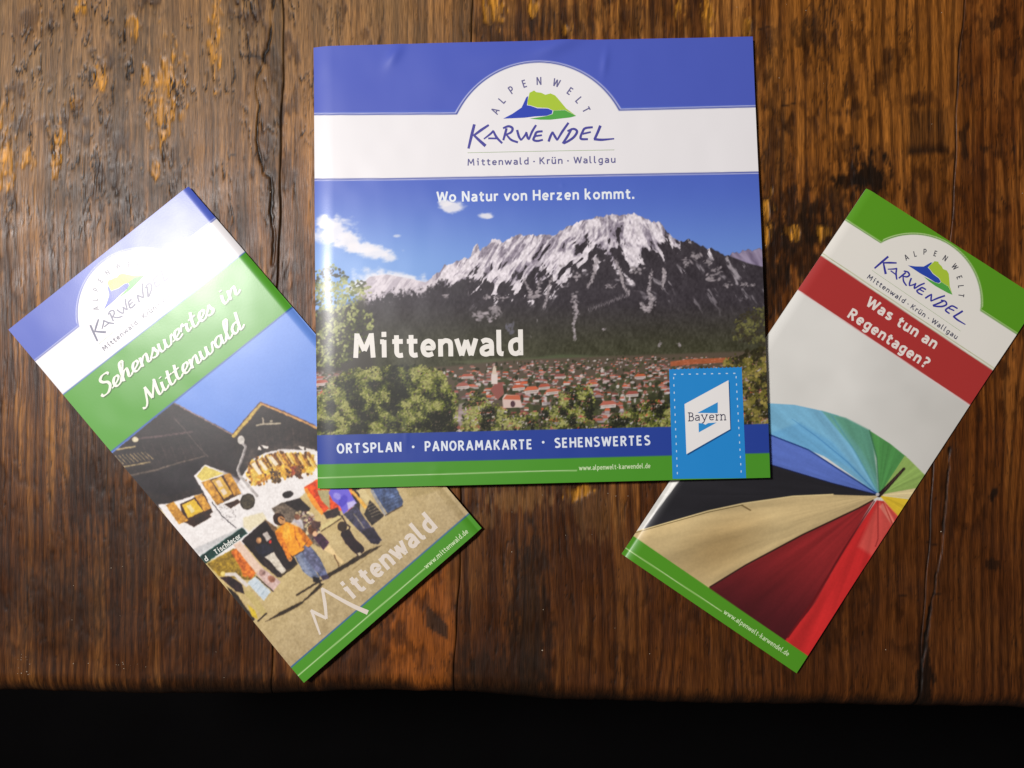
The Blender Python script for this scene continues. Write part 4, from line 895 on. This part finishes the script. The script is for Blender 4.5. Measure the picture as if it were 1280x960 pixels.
    K.poly(Cc([(488, 945), (600, 872), (740, 805), (853, 690), (880, 690), (853, 724), (720, 835), (600, 902)]), sh, 1); K.line(Cc([(700, 765), (800, 705), (860, 670)]), 2.4, sh, 1); K.line(Cc([(590, 640), (700, 560)]), (4, 1.5), (70, 58, 40), 1)
    K.poly(D([(190, 1000), (280, 955), (530, 800), (640, 740), (780, 690), (745, 722), (560, 835), (380, 940), (240, 1020)]), sh, 1); K.line(D([(480, 945), (560, 880), (640, 800), (700, 700)]), 1, (150, 130, 90), 1, .6)
    # person in orange with jeans
    jean = (112, 120, 142)
    K.poly(Cc([(680, 500), (735, 470), (790, 560), (850, 650), (820, 668), (740, 610)]), jean, 1); K.poly(Cc([(735, 470), (790, 440), (853, 520), (905, 630), (890, 660), (850, 640), (800, 540)]), (96, 102, 128), 1)
    K.poly(Cc([(805, 645), (850, 650), (860, 690), (810, 680)]), (40, 34, 36), 1); K.poly(Cc([(855, 640), (905, 630), (915, 655), (870, 668)]), (70, 62, 84), 1)
    K.poly(Cc([(552, 345), (618, 282), (690, 285), (740, 340), (805, 420), (780, 445), (730, 475), (670, 512), (630, 470), (590, 420)]), (236, 152, 42), 1); K.poly(Cc([(560, 345), (600, 350), (640, 470), (670, 525), (640, 530), (590, 430)]), (226, 132, 40), 1)
    K.line(Cc([(680, 300), (690, 380), (720, 440)]), 1.2, (190, 104, 30), 1, .8); K.line(Cc([(640, 310), (660, 400)]), 1.4, (248, 186, 84), 1, .8); K.line(Cc([(780, 400), (740, 450)]), 1.2, (60, 60, 70), .9, .7)
    K.ell(*Cc([(580, 262)])[0], 7.2, 8.2, (56, 34, 26), -.6); K.ell(*Cc([(596, 268)])[0], 4.2, 5.6, (196, 146, 100), -.6); K.line(Cc([(588, 252), (612, 266)]), 1.2, (50, 34, 30), .8); K.ell(*Cc([(655, 527)])[0], 2.4, 2.8, (206, 150, 100))
    K.poly(Cc([(700, 300), (740, 340), (805, 420), (780, 445), (735, 400)]), (196, 112, 26), 2, .7); K.poly(Cc([(618, 290), (650, 300), (640, 400), (600, 380)]), (250, 184, 84), 2.5, .7); K.line(Cc([(560, 350), (575, 400), (625, 480), (655, 525)]), 2.2, (214, 130, 40), 1, .9); K.poly(Cc([(690, 500), (720, 495), (770, 590), (810, 640), (790, 640), (735, 590)]), (150, 156, 172), 2, .6); K.line(Cc([(735, 475), (800, 550), (850, 640)]), 1.2, (60, 64, 84), 1, .8); K.line(Cc([(672, 512), (735, 475), (785, 442)]), 1.2, (70, 50, 40), .9, .8)
    K.poly(Cc([(655, 290), (690, 250), (735, 270), (745, 330), (700, 310)]), (206, 200, 204), 1.5, .8); K.ell(*Cc([(700, 245)])[0], 3.4, 4, (120, 84, 64), 0, 1)
    # person in dark jacket in the doorway
    K.poly(Cc([(480, 512), (545, 480), (628, 605), (600, 628), (560, 590), (520, 540)]), (204, 194, 178), 1); K.poly(Cc([(420, 445), (480, 420), (545, 455), (540, 480), (475, 515), (440, 490)]), (40, 40, 54), 1); K.ell(*Cc([(446, 402)])[0], 3.4, 4.2, (170, 128, 92)); K.poly(Cc([(470, 520), (520, 560), (600, 640), (570, 650), (500, 590)]), (58, 46, 44), 1)
    # stands and the seated person
    K.poly(Cc([(425, 625), (470, 585), (592, 680), (540, 742)]), (200, 172, 164), 1); K.ell(*Cc([(530, 660)])[0], 5, 4, (140, 92, 70), .6, 1, .8); K.ell(*Cc([(470, 620)])[0], 4, 4, (150, 120, 112), .6, 1, .8)
    K.poly(Cc([(368, 685), (420, 644), (527, 745), (478, 805)]), (194, 206, 214), 1); K.line(Cc([(430, 645), (540, 742)]), 1.4, (50, 42, 44), .9)
    for t in (.25, .5, .75): K.line(Cc([(368 + 110 * t + 10, 685 + 120 * t - 5), (420 + 100 * t, 648 + 100 * t)]), .7, (150, 168, 182), .8, .7)
    K.poly(Cc([(185, 650), (250, 640), (330, 690), (350, 760), (290, 740)]), (58, 42, 44), 1.2); K.poly(Cc([(200, 620), (290, 615), (380, 700), (360, 715), (280, 640), (215, 640)]), (214, 204, 196), 1); K.poly(Cc([(330, 600), (370, 605), (360, 650), (340, 640)]), (212, 122, 50), 1.2)
    K.poly(Cc([(345, 750), (395, 735), (500, 880), (470, 915), (400, 820)]), (186, 168, 116), 1); K.poly(Cc([(230, 710), (290, 750), (420, 930), (400, 950), (300, 830)]), (56, 44, 34), 1.2); K.poly(Cc([(370, 830), (420, 870), (440, 930), (400, 910)]), (196, 168, 60), 1.2); K.line(Cc([(440, 940), (495, 890)]), 2, (46, 36, 30), 1)
    K.ell(*Cc([(205, 625)])[0], 3, 3, (222, 196, 120))
    # person in blue, child and small companions
    K.poly(D([(395, 385), (520, 290), (610, 430), (700, 540), (778, 640), (740, 682), (672, 672), (600, 590), (520, 520)]), (74, 72, 92), 1); K.line(D([(500, 380), (600, 520)]), 1.6, (150, 140, 120), .9, .8); K.poly(D([(560, 540), (690, 510), (775, 640), (740, 680), (672, 672)]), (56, 50, 66), 1.5)
    K.poly(D([(245, 170), (290, 60), (430, 90), (470, 180), (530, 272), (440, 345), (392, 382), (355, 300), (290, 250)]), (116, 106, 204), 1); K.poly(D([(430, 270), (500, 240), (525, 272), (445, 340)]), (186, 178, 226), 1.2); K.ell(*D([(390, 250)])[0], 5, 8, (84, 74, 180), .5, 1.5, .8); K.ell(*D([(330, 200)])[0], 5, 4, (160, 152, 226), .5, 1.5, .8)
    K.poly(D([(440, 130), (500, 150), (640, 310), (610, 330)]), (222, 166, 82), 1); K.poly(D([(520, 140), (600, 130), (680, 240), (620, 270)]), (206, 186, 140), 1.2)
    K.poly(D([(600, 385), (660, 240), (800, 390), (790, 410), (680, 495), (650, 460)]), (58, 50, 46), 1)
    for t in np.linspace(.1, .9, 5): K.line(D([(615 + 70 * t, 350 + 130 * t - 60), (680 + 110 * t, 270 + 130 * t - 20)]), .9, (176, 164, 140), .8, .7)
    K.poly(D([(640, 90), (910, 90), (992, 258), (980, 302), (832, 372), (760, 260)]), (78, 92, 122), 1); K.line(D([(680, 150), (740, 260), (815, 388)]), 3.4, (150, 148, 146), .9); K.line(D([(815, 392), (985, 300)]), 1.4, (80, 66, 50), .9)
    for t in np.linspace(.1, .9, 5): K.line(D([(760 + 70 * t, 200 + 150 * t), (920 + 60 * t, 150 + 120 * t)]), .8, (112, 126, 152), .8, .8)
    K.poly(D([(365, 590), (380, 550), (450, 530), (520, 640), (600, 710), (600, 750), (545, 800), (490, 755), (420, 680)]), (46, 30, 36), 1); K.ell(*D([(382, 505)])[0], 6, 6.2, (60, 44, 26)); K.line(D([(440, 560), (460, 510), (420, 480), (380, 400)]), 1.8, (60, 44, 40), .9); K.poly(D([(530, 770), (560, 760), (580, 780), (550, 800)]), (196, 180, 150), .9)
    K.poly(D([(190, 735), (255, 690), (330, 790), (405, 860), (370, 882), (290, 790)]), (226, 194, 144), 1); K.poly(D([(90, 610), (165, 570), (255, 665), (195, 742)]), (76, 46, 70), 1); K.ell(*D([(80, 535)])[0], 5.2, 6, (110, 70, 46)); K.ell(*D([(110, 580)])[0], 3, 3.4, (222, 176, 140)); K.ell(*D([(120, 490)])[0], 6, 5, (84, 60, 56))
    K.poly(D([(0, 690), (60, 720), (150, 850), (220, 960), (120, 960), (0, 800)]), (104, 106, 130), 1.2); K.line(D([(300, 790), (350, 900)]), 1.4, (120, 92, 60), .9)
    dx = (fbm(X / 3.2, Y / 3.2, 61, 3) - .5) * 1.3; dy = (fbm(X / 3.2, Y / 3.2, 63, 3) - .5) * 1.3
    K.a = K.sample(X + dx, Y + dy).astype(np.float32)
    lum = K.a.mean(-1, keepdims=True); sat = K.a.max(-1, keepdims=True) - K.a.min(-1, keepdims=True)
    isky = smooth(150, 190, K.a[..., 2:]) * (K.a[..., :1] < 135)
    det = ((fbm(X / 2.4, Y / 2.4, 65, 3) - .5) * .9 + (fbm(X / 5, Y / 5, 67, 2) - .5) * .7)[..., None]
    K.a = K.a * (1 + det * np.where(lum > 195, .07, np.where(lum > 140, .26, .62)) * (1 - isky) * np.where((lum > 140) & (sat < 90) & (sat > 40), .2, 1))
    gr_ = (fbm(X / 1.6, Y / 1.6, 44, 2) - .5) * .16 + (fbm(X / 7, Y / 7, 45, 3) - .5) * .05
    K.a[:] = K.a * (1 + gr_[..., None] * (1 - .75 * (K.a[..., 2:] > 200) * (K.a[..., :1] < 140)))
    K.a[1:-1, 1:-1] = (K.a[1:-1, 1:-1] * 2 + K.a[:-2, 1:-1] + K.a[2:, 1:-1] + K.a[1:-1, :-2] + K.a[1:-1, 2:]) / 6
    q_ = np.clip(K.a / 255, 0, 1); K.a = (255 * (.45 * q_ + .55 * q_ * q_ * (3 - 2 * q_))).astype(np.float32)
    # bands
    K.poly([(-30, 640), (140, 565.2), (367, 384), (420, 341), (330, 240), (230, 200), (-30, 420)], (78, 98, 194), .8)
    K.poly([(120, 581), (140, 565.2), (367, 384), (400, 357), (330, 297), (304.7, 317), (79.7, 493.4), (50, 517)], (60, 100, 170), .8)
    K.poly([(118.5, 580), (138.6, 563.8), (365.6, 382.6), (398, 356), (330, 297), (304.7, 317), (79.7, 493.4), (50, 517)], (84, 162, 46), .8)
    K.poly([(20, 471), (44, 452), (269, 274.8), (300, 250), (340, 289), (304.7, 317), (79.7, 493.4), (50, 517)], (66, 110, 180), .8)
    def head(d):
        ux, uy = .786, -.618
        n0 = np.array((99.5, 408.4)); n1 = n0 + 143 * np.array((ux, uy)); up = np.array((uy, -ux)) * d
        a = arch_points(n0 + up - np.array((ux, uy)) * d * .9, n1 + up + np.array((ux, uy)) * d * .9, 45)
        return [tuple(np.array((20, 471)) + up), tuple(n0 + up)] + a[1:-1] + [tuple(n1 + up), tuple(np.array((300, 250.5)) + up), (340, 289 - 1.5), (304.7, 317 - 1.5), (79.7, 493.4 - 1.8), (50, 516)]
    K.poly(head(2.6), (196, 200, 236), .9); K.poly(head(1.6), (66, 80, 164), .9); K.poly(head(.4), WHITE, .9)
    K.poly([(345, 850), (367.7, 829.4), (584.4, 642.4), (620, 612), (640, 650), (381, 880)], (58, 104, 150), .8)
    K.poly([(346, 851.5), (368.7, 830.9), (585.4, 643.9), (621, 613), (640, 650), (381, 880)], (78, 152, 40), .8)
    K.line([(372, 845), (376.6, 841), (531, 710.6)], 1.2, (200, 226, 170), .8)
    return K
lef = thing('leaflet', 'narrow sights leaflet with green title band and street photo, tucked under the square brochure', 'leaflet', (-.12, -.01, 0))
LEF.build(lef, paint_left(), 288, 572, 5)
kL = .71 / 6.095
def TL(p):
    p = np.asarray(p, float) - np.array((298, 388)); c, s_ = math.cos(math.radians(-38)), math.sin(math.radians(-38))
    return np.stack([120 + kL * (p[:, 0] * c - p[:, 1] * s_), 385.6 + kL * (p[:, 0] * s_ + p[:, 1] * c)], 1)
logo(LEF, lef, TL, kL, (96, 96, 112), (84, 86, 116), (92, 92, 110))
# brush-script title: strokes with a broad pen
SG = {
 'S': [C((3.9, 7.6), (3.3, 8.6), (1.9, 8.7), (1.0, 7.5), (1.5, 6.0), (2.8, 4.6), (3.1, 2.6), (2.0, .6), (.4, .5), (-.2, 1.7))],
 'e': [C((-.4, .9), (.9, 1.6), (2.3, 3.0), (2.2, 4.3), (1.3, 4.4), (.6, 2.9), (.7, 1.1), (1.6, .3), (3.0, 1.2))],
 'h': [C((-.3, .8), (1.3, 5), (2.1, 8.0), (1.5, 8.7), (.9, 7.0), (.6, .2)), C((.7, 1.8), (1.6, 4.0), (2.5, 4.3), (2.6, 2.6), (2.5, .9), (3.1, .4), (4, 1.3))],
 'n': [Lp((.6, 4.6), (.5, .2)), C((.6, 1.8), (1.6, 4.0), (2.5, 4.3), (2.6, 2.6), (2.5, .9), (3.1, .4), (4, 1.3))],
 's': [C((-.4, .8), (.8, 3.0), (1.4, 4.7)), C((1.4, 4.6), (1.7, 3.0), (2.2, 1.4), (1.4, .3), (.3, .6))],
 'w': [C((.5, 4.6), (.4, 2.0), (.9, .4), (2.0, .9), (2.5, 4.6)), C((2.5, 4.6), (2.4, 2.0), (2.9, .4), (4.0, .9), (4.6, 4.0), (5.2, 3.7))],
 'r': [C((-.2, 2.4), (.7, 4.9), (1.1, 4.1), (2.1, 4.1)), C((2.1, 4.2), (1.8, 2.0), (2.1, .5), (3.2, 1.2))],
 't': [C((1.2, 7.2), (.8, 3.0), (.9, .8), (1.7, .3), (2.7, 1.2)), Lp((-.1, 4.6), (2.2, 4.8))],
 'i': [C((.6, 4.6), (.5, 2.0), (.8, .5), (1.5, .4), (2.3, 1.3)), Lp((.35, 6.5), (1.2, 6.6))],
 'a': [C((2.7, 4.2), (1.6, 4.6), (.5, 3.2), (.5, 1.2), (1.4, .3), (2.5, 2.0)), C((2.8, 4.6), (2.6, 2.0), (2.8, .5), (3.4, .4), (4.2, 1.3))],
 'l': [C((-.3, .9), (1.3, 5), (2.0, 8.0), (1.4, 8.7), (.8, 6.5), (.6, 1.6), (1.2, .3), (2.3, 1.3))],
 'd': [C((2.7, 4.2), (1.6, 4.6), (.5, 3.2), (.5, 1.2), (1.4, .3), (2.5, 2.0)), C((3.1, 8.6), (2.8, 4.0), (2.7, .9), (3.3, .3), (4.2, 1.3))],
 'M': [C((-1.2, .2), (-.2, -.4), (.7, 1.2), (1.3, 5.0), (1.7, 7.6)), Lp((1.6, 7.7), (2.6, 1.2)), Lp((2.6, 1.2), (5.0, 8.0)), C((4.9, 7.9), (4.7, 3.0), (4.9, .6), (5.6, .4), (6.3, 1.3))]}
SADV = {'S': 3.7, 'e': 2.8, 'h': 3.7, 'n': 3.7, 's': 2.6, 'w': 5.0, 'r': 3.0, 't': 2.5, 'i': 2.1, 'a': 3.9, 'l': 2.1, 'd': 4.0, 'M': 6.0}
def script(k, s, p0, p1, cap, w):
    x = 0; out = []
    for ch in s:
        if ch == ' ': x += 2.6; continue
        for q in SG[ch]: out.append(q + np.array([x, 0]))
        x += SADV[ch]
    p0 = np.array(p0, float); p1 = np.array(p1, float); u = (p1 - p0) / x; n = np.array([u[1], -u[0]]) / np.linalg.norm(u) * cap / 8.5
    for q in out:
        q = np.stack([q[:, 0] + .16 * q[:, 1], q[:, 1]], 1)
        d = np.gradient(q, axis=0); d = d / (np.linalg.norm(d, axis=1)[:, None] + 1e-9)
        dn_ = np.clip(-(d[:, 1] * np.sign(d[:, 1] + 1e-9)) * -1, 0, 1)
        going_up = (d[:, 0] > .25) & (d[:, 1] > .1)
        ww = w * (0.42 + .58 * dn_ ** 1.5) * np.where(going_up, .72, 1.0)
        k.stroke(p0 + q[:, :1] * u + q[:, 1:] * n, ww * cap / 8.5)
for nm, off, colr, lf in (('title_shadow', 1.1, (60, 112, 34), 34e-6), ('title_lettering', 0, (238, 240, 226), 80e-6)):
    i = Ink(); script(i, 'Sehenswertes in', (129 + off, 497 + off), (300.5 + off, 366 + off), 22, 1.5); script(i, 'Mittenwald', (183 + off, 507.5 + off), (306 + off, 409 + off), 22, 1.5); i.lay_on(nm, LEF.surf, colr, lef, lf)
i = Ink()
Mz = lambda p: zc(p, 370, 630, 4.3625)
for p, w in (([(132, 712), (108, 645), (84, 578)], (2.4, 3.2, 3.6)), ([(80, 580), (122, 602), (166, 624)], (3.4, 4.2, 3.4)), ([(166, 626), (158, 545), (143, 458)], (3.4, 4.4, 3.6)), ([(140, 460), (240, 518), (320, 560), (392, 592)], (3.2, 4.4, 5.2, 6))):
    q = catmull(p); i.stroke(np.array(Mz(q)), np.interp(np.linspace(0, 1, len(q)), np.linspace(0, 1, len(w)), w))
text(i, 'ittenwald', Mz([(300, 530)])[0], Mz([(775, 128)])[0], 25, 1.38, .62)
i.lay_on('place_name_lettering', LEF.surf, (226, 214, 200), lef)
i = Ink(); text(i, 'www.mittenwald.de', (533, 711.5), (586, 665.5), 6.4, 1.05, .7); i.lay_on('web_address', LEF.surf, (206, 228, 180), lef)
G['c'] = [C((3.1, 4.2), (2, 4.5), (.9, 3.8), (.6, 2.5), (1, 1), (2.1, .5), (3.2, .9))]
G['h'] = [Lp((.6, 0), (.6, 7.4)), C((.6, 3.5), (1.7, 4.5), (2.9, 4.2), (3.2, 3.0), (3.2, 0))]
i = Ink(); text(i, 'Tischdecor', (270, 693.6), (301.6, 672), 6.6, 1.35, .5); text(i, 'd', (257.4, 702.3), (261, 699.9), 6.6, 1.35); i.lay_on('shop_sign_lettering', LEF.surf, (226, 228, 220), lef)

# ------------------------------------------------------------------ print of the leaflet with the umbrella
def paint_right():
    K = Canvas(768, 226, 1312, 850, (226, 225, 219)); X, Y = K.X, K.Y
    Z5 = lambda p: zc(p, 940, 420, 3.765); Z6 = lambda p: zc(p, 760, 580, 3.2)
    soft = fbm(X / 70, Y / 70, 2, 3); K.a[:] += ((soft - .5) * 22)[..., None]
    K.a[:] -= (smooth(1050, 1200, X) * smooth(430, 560, Y) * 14)[..., None] * np.array([1, 1.05, 1.1])
    hub = (1099, 619)
    out = [(820, 545), (880, 515), (930, 505.5), (960, 504), (993, 506), (1027.6, 513.5), (1057, 522.5), (1086, 537.5), (1112.6, 554.5), (1136.5, 574), (1155, 592.6), (1168, 606)]
    def seg(a, b, colr, lo=None, soft=.9): K.poly(out[a:b + 1] + [hub] + (lo or []), colr, soft)
    K.poly([(880, 515), (930, 505.5), (960, 504), (993, 506), (1027.6, 513.5), (1048, 519.5), hub, (1030, 570), (962.6, 543.5), (880, 525)], (126, 186, 218), .9)
    K.poly([(1000, 528), (1040, 552), hub, (1060, 583), (962, 542)], (104, 168, 212), 4, .7)
    K.line([(990, 524), (1020, 545), (1060, 578), hub], (.5, 1.4, 1.6, 1.2), (78, 140, 190), .9, .8)
    K.poly([(1027, 513.5), (1057, 522.5), (1087, 538), (1092, 560), hub, (1066, 560)], (108, 170, 160), 2)
    K.poly([(1042, 520), (1057, 523), (1087, 538), (1093, 565), (1098, 600), (1075, 560)], (98, 160, 128), 4, .7)
    K.poly([(1086, 537.5), (1112.6, 554.5), (1133, 571), (1120, 595), hub, (1096, 575)], (84, 152, 82), 1)
    K.poly([(1131, 569.5), (1136.5, 574), (1155, 592.6), (1170, 606), (1150, 612), (1140, 613), hub], (152, 184, 98), 1)
    K.poly([(1112, 616), (1146, 610), (1142, 624), hub], (228, 210, 158), 1); K.poly([(1104, 620), (1136, 624), (1124, 648), hub], (226, 192, 52), 1)
    K.line([(1087, 538), (1096, 572), (1099, 616)], 1.4, (60, 116, 92), .9, .8); K.line([(1040, 520), (1070, 566), (1098, 617)], 1.2, (84, 150, 176), .9, .7)
    K.poly([(880, 522), (962.6, 543.5), (1010, 562), (1060, 594), hub, (1040, 604), (962, 581), (880, 570)], (92, 116, 196), .9)
    K.line([(880, 522), (962.6, 543.5), (1010, 562), (1060, 594), hub], 1.8, (40, 66, 130), .9)
    K.poly([(820, 640), (880, 560), (962, 580.5), (1040, 604), hub, (1090, 620), (991, 620.6), (930, 630), (800, 668)], (38, 37, 42), .9)
    K.line([(962, 580.5), (1040, 604), hub], 1.2, (28, 34, 70), .9)
    K.poly(Z6([(1085, 128), (900, 123), (740, 130), (540, 160), (400, 190), (110, 272), (70, 300), (400, 500), (550, 405), (780, 282), (1000, 180)]), (206, 182, 132), .9)
    K.poly(Z6([(560, 230), (330, 300), (330, 440), (400, 490), (560, 390), (640, 300)]), (176, 148, 98), .9, 0); K.line(Z6([(110, 272), (400, 188), (540, 158), (740, 129), (900, 122)]), 1.6, (228, 206, 150), .9); K.line(Z6([(108, 275), (400, 193), (540, 164)]), .8, (90, 74, 40), .8)
    K.ell(*Z6([(450, 330)])[0], 46, 26, (172, 144, 96), -.5, 34, .8)
    K.line(Z6([(535, 165), (570, 185)]), 1.6, (120, 98, 60), 1)
    K.poly(Z6([(1060, 148), (1000, 180), (780, 282), (550, 405), (408, 492), (380, 530), (680, 760), (760, 740), (830, 560), (945, 340)]), (150, 40, 42), .9)
    b, m = K.mask(Z6([(1000, 190), (700, 325), (408, 492), (380, 530), (680, 760), (740, 700), (820, 560)]), 1.5)
    g = smooth(790 / 1.0, 690, K.Y[b]) ; dkm = m * smooth(670, 800, K.Y[b] + .25 * (1000 - K.X[b]))
    K.blend(b, dkm * .85, (64, 20, 26)); 
    K.poly(Z6([(1075, 145), (1105, 150), (1165, 215), (1000, 480), (830, 800), (760, 830), (690, 740), (715, 697), (830, 555), (945, 340)]), (204, 44, 44), .9)
    K.poly(Z6([(1080, 150), (1105, 152), (1160, 210), (1060, 370), (1000, 330)]), (216, 92, 82), 5, .8); K.poly(Z6([(1105, 150), (1150, 240), (1140, 250), (1085, 170)]), (236, 150, 130), 1.5, .7)
    K.line(Z6([(1065, 150), (945, 340), (820, 550), (720, 692)]), (1.5, 2.5, 3, 2.4), (104, 22, 26), 1.2); K.line(Z6([(1080, 150), (1080, 300), (1070, 330)]), 1, (130, 30, 34), 1); K.line(Z6([(1100, 150), (1140, 245)]), 1.4, (170, 50, 40), 1)
    K.line(Z6([(1060, 145), (1000, 178), (780, 282), (550, 405), (408, 492)]), 2, (58, 30, 26), .9)
    K.line([hub, (1108, 610), (1130, 586)], (5.5, 5, 3.2), (44, 30, 30), .8); K.line([(1106, 612), (1127, 589)], 1, (110, 80, 66), .8, .7); K.ell(1097, 618, 2.2, 2, (206, 204, 210))
    ang = np.arctan2(Y - hub[1], X - hub[0]); rad = np.hypot(X - hub[0], Y - hub[1])
    fold = (fbm(ang * 14, rad / 90, 31, 4) - .5) * .30 + (fbm(X / 2, Y / 2, 33, 2) - .5) * .06
    umb = smooth(-1, 2, Y - interp(out, X)) 
    K.a[:] = K.a * (1 + (fold * umb)[..., None])
    # bands
    K.poly([(1083 - 40, 195), (1340, 385), (1300, 440), (1269.4, 418), (1225, 389), (1100, 304.6), (1057, 276.6), (1030, 258)], (92, 158, 32), .8)
    K.poly([(1015, 312), (1028, 320.8), (1240, 462.5), (1262, 477), (1225, 515), (1211, 505), (998.7, 363), (985, 354)], (178, 54, 52), .8)
    K.line([(985, 355.4), (998.7, 364), (1211, 506), (1225, 516)], 1.3, (232, 214, 210), .8)
    def head(d):
        u = np.array((.827, .562)); up = np.array((u[1], -u[0])) * d
        n0 = np.array((1100.7, 304.3)); n1 = np.array((1225, 388.6))
        a = arch_points(n0 + up - u * d * .9, n1 + up + u * d * .9, 46.5)
        dn_ = -up * .8
        return [tuple(np.array((1040, 264.7)) + up), tuple(np.array((1057.3, 276.4)) + up), tuple(n0 + up)] + a[1:-1] + [tuple(n1 + up), tuple(np.array((1269.4, 417.4)) + up), tuple(np.array((1300, 437)) + up), tuple(np.array((1262, 476.5))), tuple(np.array((1240, 461.6))), tuple(np.array((1028, 320))), (1010, 308)]
    K.poly(head(2.4), (206, 226, 170), .9); K.poly(head(1.4), (86, 140, 50), .9); K.poly(head(.3), (238, 235, 226), .9)
    K.line([(1028, 316.6), (1240, 458.6), (1262, 473)], .8, (170, 176, 120), .8)
    K.poly([(770, 654.5), (792.8, 670.6), (1008.4, 819), (1030, 834), (1000, 870), (750, 700)], (82, 152, 34), .8)
    K.line([(776, 681), (783.4, 686), (902, 764)], 1.1, (196, 220, 160), .8)
    return K
rig = thing('leaflet', 'narrow leaflet with red title band and rainbow umbrella photo, tucked under the square brochure', 'leaflet', (.15, -.01, 0))
RIG.build(rig, paint_right(), 260, 560, 4)
kR = .732 / 6.095
def TR(p):
    p = np.asarray(p, float) - np.array((87, 805)); c, s_ = math.cos(math.radians(35.6)), math.sin(math.radians(35.6))
    return np.stack([1083.2 + kR * (p[:, 0] * c - p[:, 1] * s_), 347.6 + kR * (p[:, 0] * s_ + p[:, 1] * c)], 1)
logo(RIG, rig, TR, kR, (84, 84, 92), (58, 58, 158), (70, 72, 96), (44, 74, 178))
i = Ink(); text(i, 'Was tun an', (1080.6, 381), (1167.8, 436.6), 13.4, 1.35, .75, 2.2); text(i, 'Regentagen?', (1058.3, 396), (1157, 461), 13.4, 1.35, .75); i.lay_on('title_lettering', RIG.surf, (240, 230, 222), rig)
i = Ink(); text(i, 'www.alpenwelt-karwendel.de', (903.6, 766.5), (984.4, 820.5), 6.2, 1.05, .7); i.lay_on('web_address', RIG.surf, (206, 228, 180), rig)

# ------------------------------------------------------------------ crumbs and dust specks on the wood
rg = np.random.default_rng(21); V = []; T_ = []
oct_v = np.array([(1, 0, 0), (-1, 0, 0), (0, 1, 0), (0, -1, 0), (0, 0, 1), (0, 0, -1)], float)
oct_f = np.array([(0, 2, 4), (2, 1, 4), (1, 3, 4), (3, 0, 4), (2, 0, 5), (1, 2, 5), (3, 1, 5), (0, 3, 5)])
spots = [(24 + rg.uniform(-6, 14), 838 + rg.uniform(-20, 16)) for _ in range(16)] + [(rg.uniform(90, 190), rg.uniform(828, 836)) for _ in range(10)] + [(280, 847), (92, 732), (139, 710), (153, 708), (181, 700), (150, 770), (90, 775), (740, 668), (576 + 102, 619)] + \
        [(679, 762), (678, 813), (770, 620), (785, 620), (707, 669), (588, 872), (270, 815), (1148, 868), (640, 640), (1165, 155), (640, 690), (340, 235), (338, 240), (760, 617)] + [(rg.uniform(0, 1280), rg.uniform(0, 860)) for _ in range(40)]
for (px_, py_) in [q for q in spots if q[1] < 852]:
    x, y = to_plane(np.array([px_]), np.array([py_]), 0.0); s_ = rg.uniform(.00012, .0003)
    T_.append(oct_f + 6 * len(V)); V.append(oct_v * s_ * rg.uniform(.6, 1.5, (6, 1)) + np.array([x[0], y[0], -.00005]))
cr = mesh_np('crumbs', np.concatenate(V), np.zeros((0, 4), int), ink((206, 190, 166)), None, tris=np.concatenate(T_), smooth_shade=False)
cr['kind'] = 'stuff'; cr['label'] = 'tiny pale crumbs and dust specks scattered on the table'; cr['category'] = 'crumbs'
